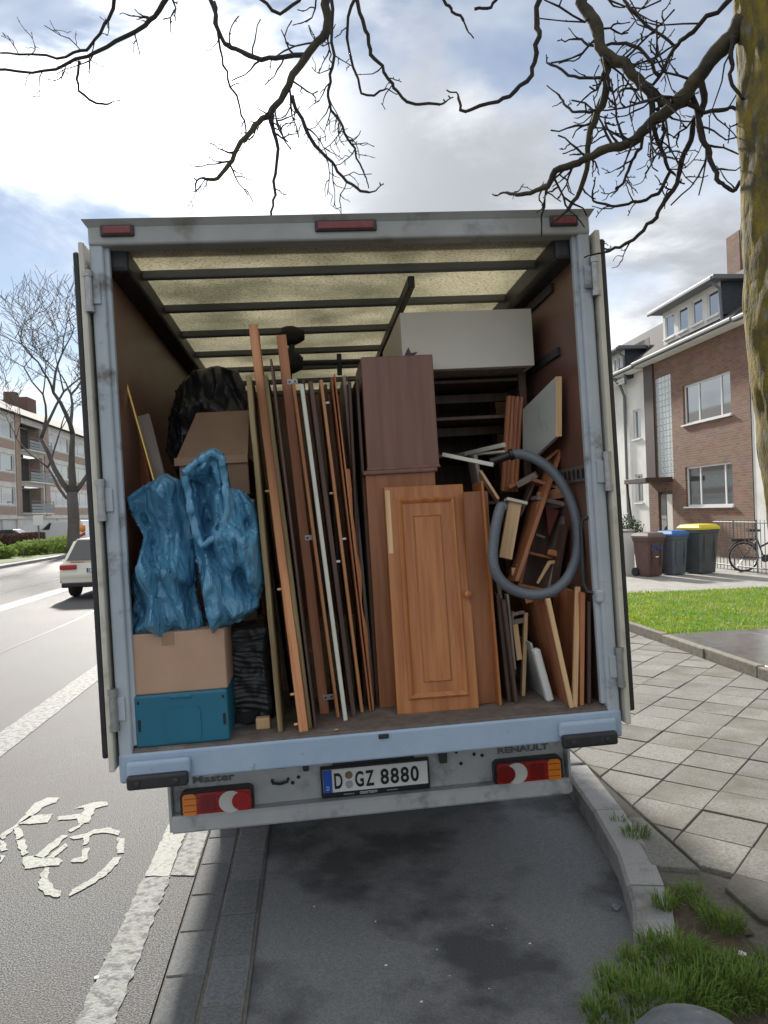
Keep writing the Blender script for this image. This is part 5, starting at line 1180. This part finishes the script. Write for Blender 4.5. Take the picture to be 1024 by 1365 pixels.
for i, (x, y, rx, ry, h, lb) in enumerate(((-15.2, 47.5, .9, 2.2, .50, 'bright green ground cover mound around the bare tree foot'), (-16.3, 45.5, .9, 1.6, .40, 'low yellow green shrub before the clipped hedge'), (-16.4, 42.0, .7, .8, .32, 'small round shrub by the barrier rail'), (-17.3, 43.5, .5, .6, .45, 'pale green shrub close to the hedge foot'), (-17.0, 48.3, .9, 1.4, .42, 'wide green shrub between hedge end and tree'))):
    leafball('shrub', lb, 'shrub', S(x, y, GZ), rx, ry, h, 1500, .10, m_bush, 20+i, 'green shrubs on the far verge')
br_ = thing('barrier_rail', 'low metal barrier rail before the green shrubs', 'barrier', at=S(-15.6, 42.8, GZ))
MB().tube([(0, 0, 0), (0, 0, .75), (.05, .3, .8), (1.4, 3.4, .8), (1.45, 3.7, .75), (1.45, 3.7, 0)], .03, 6).build('rail', m_zg, br_)
# vehicles
def car(name, label, at, rot, L_, W_, H_, mb_, wagon=True, van=False, group=None, taxi=False):
    t = thing(name, label, 'van' if van else ('taxi' if taxi else 'car'), at=at, group=group); t.rotation_euler.z = rot      # local y forward, rear at y = 0
    zb, belt = .28, (.95 if not van else 1.15)
    if van: pr = [(0, .35), (0, 1.80), (.12, H_), (L_*.58, H_), (L_*.76, belt+.12), (L_*.96, belt-.12), (L_, .75), (L_, .35)]
    else: pr = [(.06, .34), (.0, .50), (.02, .72), (.10, belt), (L_*.70, belt+.02), (L_*.95, .78), (L_, .62), (L_-.02, .34), (L_*.5, zb)]
    m1 = MB().poly([(-W_/2, y, z) for y, z in pr], (W_, 0, 0)); bmesh.ops.bevel(m1.bm, geom=m1.bm.edges[:], offset=.07, segments=3, affect='EDGES'); m1.build('body', mb_, t, smooth=True, angle=50)
    if not van:
        y0, y1, y2, y3 = (.10, .50, L_*.48, L_*.72) if wagon else (L_*.14, L_*.30, L_*.52, L_*.72)
        wb, wt = W_/2-.06, W_/2-.24
        vs = [(-wb, y0, belt-.03), (wb, y0, belt-.03), (wb, y3, belt-.03), (-wb, y3, belt-.03), (-wt, y1, H_), (wt, y1, H_), (wt, y2, H_), (-wt, y2, H_)]
        m2 = MB().raw(vs, [(0, 1, 2, 3), (4, 5, 6, 7), (0, 1, 5, 4), (1, 2, 6, 5), (2, 3, 7, 6), (3, 0, 4, 7)]); bmesh.ops.bevel(m2.bm, geom=m2.bm.edges[:], offset=.06, segments=3, affect='EDGES'); m2.build('cabin', mb_, t, smooth=True, angle=50)
        V = [Vector(v) for v in vs]
        def pane(a, b, c, d, nm, ins):
            c_ = (V[a]+V[b]+V[c]+V[d])/4; n_ = (V[b]-V[a]).cross(V[d]-V[a]).normalized(); 
            if n_.dot(c_-Vector((0, (y0+y3)/2, 1.2))) < 0: n_ = -n_
            q = [c_+(V[i]-c_)*ins for i in (a, b, c, d)]; MB().poly([x+n_*.004 for x in q], n_*.012).build(nm, m_gls, t)
        pane(0, 1, 5, 4, 'rear_window', .87); pane(2, 3, 7, 6, 'windscreen', .86); pane(1, 2, 6, 5, 'side_window', .82); pane(3, 0, 4, 7, 'side_window', .82)
    else:
        for s in (-1, 1): MB().poly([(s*(W_/2+.001), L_*.60, belt+.12), (s*(W_/2+.001), L_*.735, belt+.12), (s*(W_/2+.001), L_*.60, H_-.18), (s*(W_/2+.001), L_*.56, H_-.18)], (s*.012, 0, 0)).build('side_window', m_gls, t)
        MB().poly([(-W_/2+.12, L_*.595, H_-.06), (W_/2-.12, L_*.595, H_-.06), (W_/2-.1, L_*.752, belt+.17), (-W_/2+.1, L_*.752, belt+.17)], (0, .02, .016)).build('windscreen', m_gls, t)
    for s in (-1, 1):
        for y in (L_*.19, L_*.81):
            w = MB().lathe([(.19, -.10), (.30, -.10), (.325, -.06), (.325, .06), (.30, .10), (.19, .10)], 22, M=Matrix.Translation((s*(W_/2-.11), y, .325)) @ Matrix.Rotation(R_(90), 4, 'Y')).build('wheel', m_tyre, t, smooth=True, angle=35)
            MB().lathe([(.20, -.08), (.20, .08), (.10, .105), (.04, .09)], 16, M=Matrix.Translation((s*(W_/2-.11), y, .325)) @ Matrix.Rotation(R_(90 if s > 0 else -90), 4, 'Y')).build('rim', m_rim, w, smooth=True, angle=35)
        a, b = sorted((s*(W_/2-.02), s*(W_/2-.42))); MB().box((a, -.012, .74), (b, .10, .86), .03, 3).build('tail_lamp', m_lred, t)
        a, b = sorted((s*(W_/2-.06), s*(W_/2-.40))); MB().box((a, L_-.12, .62), (b, L_+.005, .76), .03, 3).build('headlamp', m_lwht, t)
    MB().box((-W_/2+.06, -.03, .30), (W_/2-.06, .12, .42), .03, 3).build('bumper_skirt', m_plk, t)
    p_ = MB().box((-.26, -.016, .66), (.26, .01, .77), .004).build('plate', m_plw, t); MB().box((-.259, -.018, .661), (-.215, -.01, .769)).build('country_band', m_plb, p_)
    return t
m_ivory = mat('ivory_taxi_paint', (.74, .71, .60), .3, coat=.5); m_dcar = mat('dark_car_paint', (.03, .035, .045), .25, coat=.6)
p = G(100, 803, 0); tx = car('taxi', 'ivory estate taxi driving past on the road', Vector((P(80, 770, 18.3).x+.93, 18.3, .004)), ang, 4.9, 1.85, 1.47, m_ivory, taxi=True)
MB().box((-.20, 1.3, 1.455), (.20, 1.45, 1.60), .03, 3).build('roof_sign', m_yl, tx); MB().box((-.62, -.016, .905), (-.30, -.006, .925)).build('badge_strip', m_lred, tx)
p_ = text_mesh('D TX', .30, .075, .001, .01); mbx = MB(); p_.transform(Matrix.Translation((-.20, -.019, .678))); mbx.add(p_); mbx.build('lettering', m_plk, tx)
car('delivery_van', 'white panel van parked before the garages behind the bare tree', Vector((-25.4, 64, GZ)), 1.60, 4.6, 1.85, 2.0, m_white, van=True)
car('parked_car', 'dark saloon car parked behind the reddish hedge', Vector((-25.8, 55.5, GZ)), 1.62, 4.4, 1.8, 1.45, m_dcar, wagon=False, group='dark cars parked before the apartment block')
car('parked_car', 'dark car parked beside the garage doors further from the tree', Vector((-27.3, 52.5, GZ)), 1.62, 4.4, 1.8, 1.45, m_dcar, wagon=False, group='dark cars parked before the apartment block')
sg = thing('road_sign', 'small square white sign on a grey pole before the van', 'sign', at=S(-15.9, 46.2, GZ)); MB().tube([(0, 0, 0), (0, 0, 2.3)], .035, 8).build('pole', m_zg, sg); MB().box((-.3, -.05, 1.7), (.3, -.02, 2.3), .01).build('panel', m_wfr, sg)
bc = thing('warning_beacon', 'red and white warning board with amber lamp beyond the taxi', 'beacon', at=Vector((-17.5, 43.5, .0))); MB().box((-.16, -.03, 0), (.16, .03, 1.35), .01).build('board', m_wfr, bc)
for i in range(3): MB().poly([(-.16, -.034, .25+i*.38), (.16, -.034, .40+i*.38), (.16, -.034, .58+i*.38), (-.16, -.034, .43+i*.38)], (0, .003, 0)).build('red_stripe', m_lred, bc)
MB().lathe([(.0, 1.35), (.10, 1.35), (.17, 1.42), (.17, 1.68), (.10, 1.75), (0, 1.75)], 16).build('lamp', m_lamb, bc, smooth=True)
# ================================================================== TREES, BOLLARD, LITTER
m_bark = mat('mossy_bark', (.055, .052, .038), .95, (.22, .165, .018), scale=20, stretch=(1, 1, .5), bump=1.0, bscale=60, lo=.34, hi=.66, dirt=(.17, .175, .16), dscale=18, dlo=.58, dhi=.68)
m_branch = mat('grey_branch_bark', (.022, .019, .018), .9, (.036, .031, .026), scale=14, bump=.6, bscale=40)
m_limb = mat('lichen_limb_bark', (.032, .028, .024), .9, (.07, .06, .028), scale=10, bump=.8, bscale=40)
m_far = mat('far_bark', (.085, .078, .072), .9, (.12, .11, .10), scale=6, bump=.4)
rt = random.Random(11)
def wobble(pts, amp, per=5):
    c = catmull(pts, per); return [p + Vector((noise.noise(p*9)+.8*noise.noise(p*31), noise.noise(p*9+Vector((4, 0, 0))), noise.noise(p*9+Vector((0, 4, 0)))+.8*noise.noise(p*31+Vector((2, 2, 0)))))*amp for p in c]
def twig(mb, p, d, L_, r, lev):
    n = 5; pts = [p]; q = p.copy(); dd = d.normalized()
    for i in range(n):
        dd = (dd + Vector((rt.gauss(0, .28), rt.gauss(0, .22), rt.gauss(0, .28)+(.10 if i > 2 else -.03)))).normalized(); q = q+dd*(L_/n); pts.append(q.copy())
    rr = [r*(1-.5*i/n)*(1+(.25 if rt.random() < .3 else 0)) for i in range(n+1)]; rr[-1] = r*.7
    mb.tube(pts, rr, 5)
    if lev > 0:
        for i in range(1, n):
            if rt.random() < .62:
                s = (dd.cross(Vector((rt.gauss(0, 1), rt.gauss(0, 1), rt.gauss(0, 1))))).normalized(); twig(mb, pts[i], (dd*.6+s*.9), L_*rt.uniform(.35, .6), r*.72, lev-1)
    else:
        for i in (2, 4):
            if rt.random() < .5: s = dd.orthogonal().normalized(); mb.tube([pts[i], pts[i]+s*r*3+Vector((0, 0, r*2))], [r*.8, r*.7], 4)
bt = P(1050, 1330, 2.75); bt.z = .1
st = thing('street_tree', 'moss covered street tree with bare branches arching over the truck', 'tree', at=bt)
TY = 2.75; edge = [(1075, 1365), (1085, 1100), (1058, 850), (1032, 690), (1014, 560), (1000, 420), (992, 220), (985, 0), (980, -200), (972, -420)]
rad = [.27, .235, .22, .215, .21, .205, .20, .19, .17, .13]
tp = []
for (u, v), r in zip(edge, rad): p = P(u, v, TY); p.x += r; tp.append(p)
tp[0].z = 0.05; tpd = catmull(tp, 26); rd_ = np.interp(np.linspace(0, len(tp)-1, len(tpd)), range(len(tp)), rad)
mb = MB().tube([p-bt for p in tpd], list(rd_), 96)
for v in mb.bm.verts:
    q = v.co; v.co += Vector((1, .9, 0))*(.016*noise.noise(q*6)+.012*noise.noise(Vector((q.x*22, q.y*22, q.z*7)))+.010*abs(noise.noise(Vector((q.x*45, q.y*45, q.z*9))))) 
mb.build('trunk', m_bark, st, smooth=True)
def limb(px_, Y0, Y1, r0, r1, lev=2, dens=1.0, root=None, m=None, tl=.42):
    n = len(px_); pts = [P(u, v, Y0+(Y1-Y0)*i/(n-1)) for i, (u, v) in enumerate(px_)]
    if root: pts = root+pts
    c = wobble(pts, .017); k0 = (len(root)*5 if root else 0)
    rr = list(np.linspace(r0, r1, len(c)-k0)); rr = [r0*1.25]*k0+rr
    rr = [r*(1+.16*noise.noise(p*22)) for r, p in zip(rr, c)]
    mb = MB().tube([p-bt for p in c], rr, 9 if r0 > .012 else 6)
    b = mb.build('branch', m or (m_limb if r0 > .018 else m_branch), st, smooth=True)
    tm = MB(); got = 0
    for i in range(max(2, k0), len(c)-1):
        if rt.random() < .42*dens:
            t_ = (c[i+1]-c[i-1]).normalized(); s = t_.cross(Vector((rt.gauss(0, .3), 1, rt.gauss(0, .3)))).normalized()*rt.choice((-1, 1)); f_ = 1-.5*i/len(c)
            twig(tm, c[i]-bt, t_*.7+s*.8+Vector((0, rt.gauss(0, .3), 0)), tl*rt.uniform(.4, 1.0)*f_, max(.0030, rr[i]*.40 if rr[i] < .014 else .0052), lev-1); got += 1
    twig(tm, c[-1]-bt, c[-1]-c[-2], .09, max(.0035, r1*.8), 0)
    o = tm.build('twigs', m_branch, b, smooth=True); o['kind'] = 'stuff'
tr = lambda z, dx=0, dy=0: Vector((tp[-2].x+dx, TY+dy, z))
limb([(990, 22), (959, 68), (922, 118), (895, 140), (863, 172), (827, 195), (782, 208), (750, 222), (727, 245), (696, 260), (676, 256)], 2.75, 3.3, .032, .006, 2, .9)
limb([(782, -30), (800, 36), (809, 68), (832, 86), (850, 104), (868, 125), (892, 141)], 3.1, 3.0, .026, .018, 2, .6, root=[tr(4.75), Vector((1.25, 2.85, 4.95))])
limb([(809, 66), (807, 100), (800, 140), (784, 195), (773, 245), (756, 280)], 3.08, 3.2, .020, .008, 2, .7)
limb([(857, 112), (868, 154), (877, 190), (895, 227)], 3.0, 3.05, .014, .006, 2, 1.0); limb([(936, 110), (936, 145), (922, 181), (909, 227), (886, 267), (868, 299), (841, 322), (808, 338)], 2.95, 3.1, .014, .006, 2, .45, tl=.2)
limb([(922, 120), (936, 177), (947, 208), (959, 240), (977, 254), (990, 240)], 2.9, 2.85, .012, .006, 1, .8); limb([(905, 135), (950, 150), (977, 147), (988, 168)], 2.9, 2.8, .010, .005, 1, .8)
limb([(977, 50), (977, 77), (978, 113), (990, 136)], 2.75, 2.75, .010, .005, 1, .8); limb([(975, 0), (922, 45), (904, 59), (873, 113), (832, 118)], 2.8, 3.1, .011, .005, 2, .8)
limb([(800, 104), (768, 102), (730, 86)], 3.1, 3.2, .007, .005, 1, .8, tl=.15); limb([(793, 150), (764, 145), (748, 131)], 3.1, 3.2, .006, .005, 1, .8, tl=.15)
limb([(728, -20), (718, 50), (705, 100), (673, 134), (623, 145), (610, 127)], 3.3, 3.4, .013, .006, 1, .08, root=[tr(4.9), Vector((1.2, 3.0, 5.1))], tl=.1)
limb([(895, 227), (870, 262), (845, 268), (815, 275), (792, 268)], 3.05, 3.1, .008, .005, 1, .8, tl=.2); limb([(880, 100), (840, 60), (800, 62), (770, 52)], 3.0, 3.2, .008, .005, 1, .8, tl=.2)
limb([(900, 60), (860, 30), (835, 0), (828, -20)], 3.0, 3.1, .006, .008, 1, .6, tl=.2); limb([(863, 172), (850, 200), (838, 235), (820, 250)], 3.1, 3.2, .008, .005, 2, .8, tl=.2)
R2 = [tr(4.9), Vector((.9, 3.1, 5.3)), Vector((.1, 3.5, 5.2))]
limb([(437, -40), (434, 0), (433, 41), (404, 76), (384, 117), (357, 152), (328, 182), (305, 217), (287, 240), (270, 237)], 3.7, 3.7, .025, .007, 2, .9, root=R2, tl=.40)
limb([(387, 129), (410, 176), (439, 217), (469, 246), (492, 258)], 3.7, 3.8, .010, .006, 2, 1.0, tl=.3); limb([(363, 148), (368, 199), (364, 252), (360, 287)], 3.7, 3.75, .010, .006, 1, .5, tl=.2)
limb([(410, 73), (357, 79), (328, 70), (299, 56), (281, 0), (278, -30)], 3.7, 3.9, .012, .012, 1, .6, tl=.3)
limb([(443, -20), (445, 76), (437, 129), (457, 170), (472, 199), (486, 229)], 3.6, 3.7, .009, .005, 2, 1.1, tl=.28); limb([(475, -20), (486, 41), (498, 76), (521, 111), (551, 138), (586, 138)], 3.5, 3.6, .010, .006, 1, .3, tl=.2)
limb([(469, 0), (463, 64), (486, 123), (510, 120)], 3.5, 3.6, .008, .005, 1, .6, tl=.2)
R3 = [tr(5.0), Vector((.3, 3.6, 5.6)), Vector((-.8, 4.0, 5.4))]
limb([(228, -40), (223, 0), (193, 35), (129, 70), (59, 94), (-20, 91)], 4.0, 4.2, .016, .006, 2, 1.1, root=R3, tl=.40); limb([(160, -20), (146, 18), (123, 59), (76, 76), (0, 72)], 4.0, 4.2, .011, .005, 2, 1.1, tl=.35)
limb([(105, 84), (105, 123), (141, 141)], 4.1, 4.1, .008, .006, 1, .7, tl=.2); limb([(334, -15), (375, 15), (407, -10)], 3.6, 3.6, .008, .008, 1, .5, tl=.15)
limb([(287, 0), (293, 64), (310, 117), (328, 170)], 3.8, 3.8, .007, .005, 1, .7, tl=.2); limb([(590, -10), (600, 15), (618, 25)], 3.4, 3.4, .007, .006, 1, .3, tl=.1); limb([(630, 12), (655, 8), (668, -8)], 3.3, 3.3, .007, .006, 1, .3, tl=.1)
# bare tree across the street
def far_tree(label, at, H_, seed, r0):
    r = random.Random(seed); t = thing('bare_tree', label, 'tree', at=at); tk = MB(); cr_ = MB()
    def grow(mb, p, d, L_, rd0, lev):
        n = 4; pts = [p]; q = p.copy()
        for i in range(n): d = (d+Vector((r.gauss(0, .13), r.gauss(0, .13), r.gauss(0, .09)+.04))).normalized(); q = q+d*L_/n; pts.append(q.copy())
        mb.tube(pts, [max(.011, rd0*(1-.42*i/n)) for i in range(n+1)], 8 if lev > 3 else 5 if lev > 1 else 4)
        if lev <= 0: return
        k = 2 if lev > 3 else 3
        for i in range(k):
            a = r.uniform(0, 6.283); s = Vector((math.cos(a), math.sin(a), r.uniform(-.1, .3))); nd = (d*r.uniform(.75, 1.1)+s*r.uniform(.45, .85)).normalized()
            grow(mb, pts[-1] if i < 2 else pts[r.randint(2, 3)], nd, L_*r.uniform(.66, .86), rd0*.58*(.85 if i else 1), lev-1)
        if lev <= 4 and r.random() < .8:
            a = r.uniform(0, 6.283); grow(mb, pts[2], (d*.5+Vector((math.cos(a), math.sin(a), .1))).normalized(), L_*.6, rd0*.42, lev-2 if lev > 1 else 0)
    tk.tube([(0, 0, -.1), (0, 0, .5), (.05, .05, 2), (.0, .1, 3.6)], [r0*1.35, r0*1.08, r0, r0*.95], 14); tk.build('trunk', m_far, t, smooth=True)
    for d, L_, rr in (((-.55, -.1, .8), H_*.25, r0*.55), ((.15, .1, 1), H_*.24, r0*.75), ((.6, .2, .7), H_*.20, r0*.45), ((-.7, .5, .35), H_*.2, r0*.35)):
        grow(cr_, Vector((0, .1, 3.4 if d[0] > -.6 else 3.0)), Vector(d).normalized(), L_, rr, 6)
    o = cr_.build('crown', m_far, t, smooth=True); return t
far_tree('large bare tree on the far verge before the apartment block', S(-13.9, 46, GZ), 15.5, 4, .33)
# bollard top in the grass by the camera
p = P(924, 1362, 1.5); bo = thing('bollard', 'grey weathered bollard with rounded cap standing in the grass', 'bollard', at=Vector((p.x, p.y, .1)))
zt = p.z-.1
m_bol = mat('weathered_grey_metal', (.085, .095, .105), .5, (.14, .15, .16), scale=26, dirt=(.30, .31, .31), dscale=40, dlo=.62, dhi=.70, bump=.1)
MB().lathe([(.115, 0), (.115, zt-.10)], 32).build('post', m_bol, bo, smooth=True, angle=40)
MB().lathe([(.125, zt-.12), (.128, zt-.085), (.122, zt-.055), (.10, zt-.028), (.065, zt-.010), (.03, zt-.002), (0, zt)], 32).build('cap', m_bol, bo, smooth=True, angle=60)
MB().lathe([(.006, 0), (.006, .002)], 10, M=Matrix.Translation((.0, -.05, zt-.009))).build('rivet', m_plk, bo)
gI = lambda u, v, z: G(u, v, z); I4 = Matrix.Identity(4)
scrap('crumpled grey foil scrap lying against the bay kerb', 821, 1210, .035, m_hose, z=-.008, M=I4, fn=gI, seed=11); scrap('white paper scrap on the bare earth of the verge', 990, 1272, .022, m_foam, z=.14, M=I4, fn=gI, seed=12)
scrap('white pebble on the asphalt beside the worn edge line', 129, 1303, .014, m_foam, z=.004, M=I4, fn=gI, seed=13)
for i in range(26):
    u, v = rg.uniform(380, 815), rg.uniform(1150, 1350); q = G(u, v, -.010)
    if i < 14: tag(scrap('tiny pale chip of litter scattered on the bay asphalt', u, v, rg.uniform(.004, .009), m_foam if i % 3 else w_grey, z=-.010, M=I4, fn=gI, seed=30+i), group='litter chips on the bay asphalt')
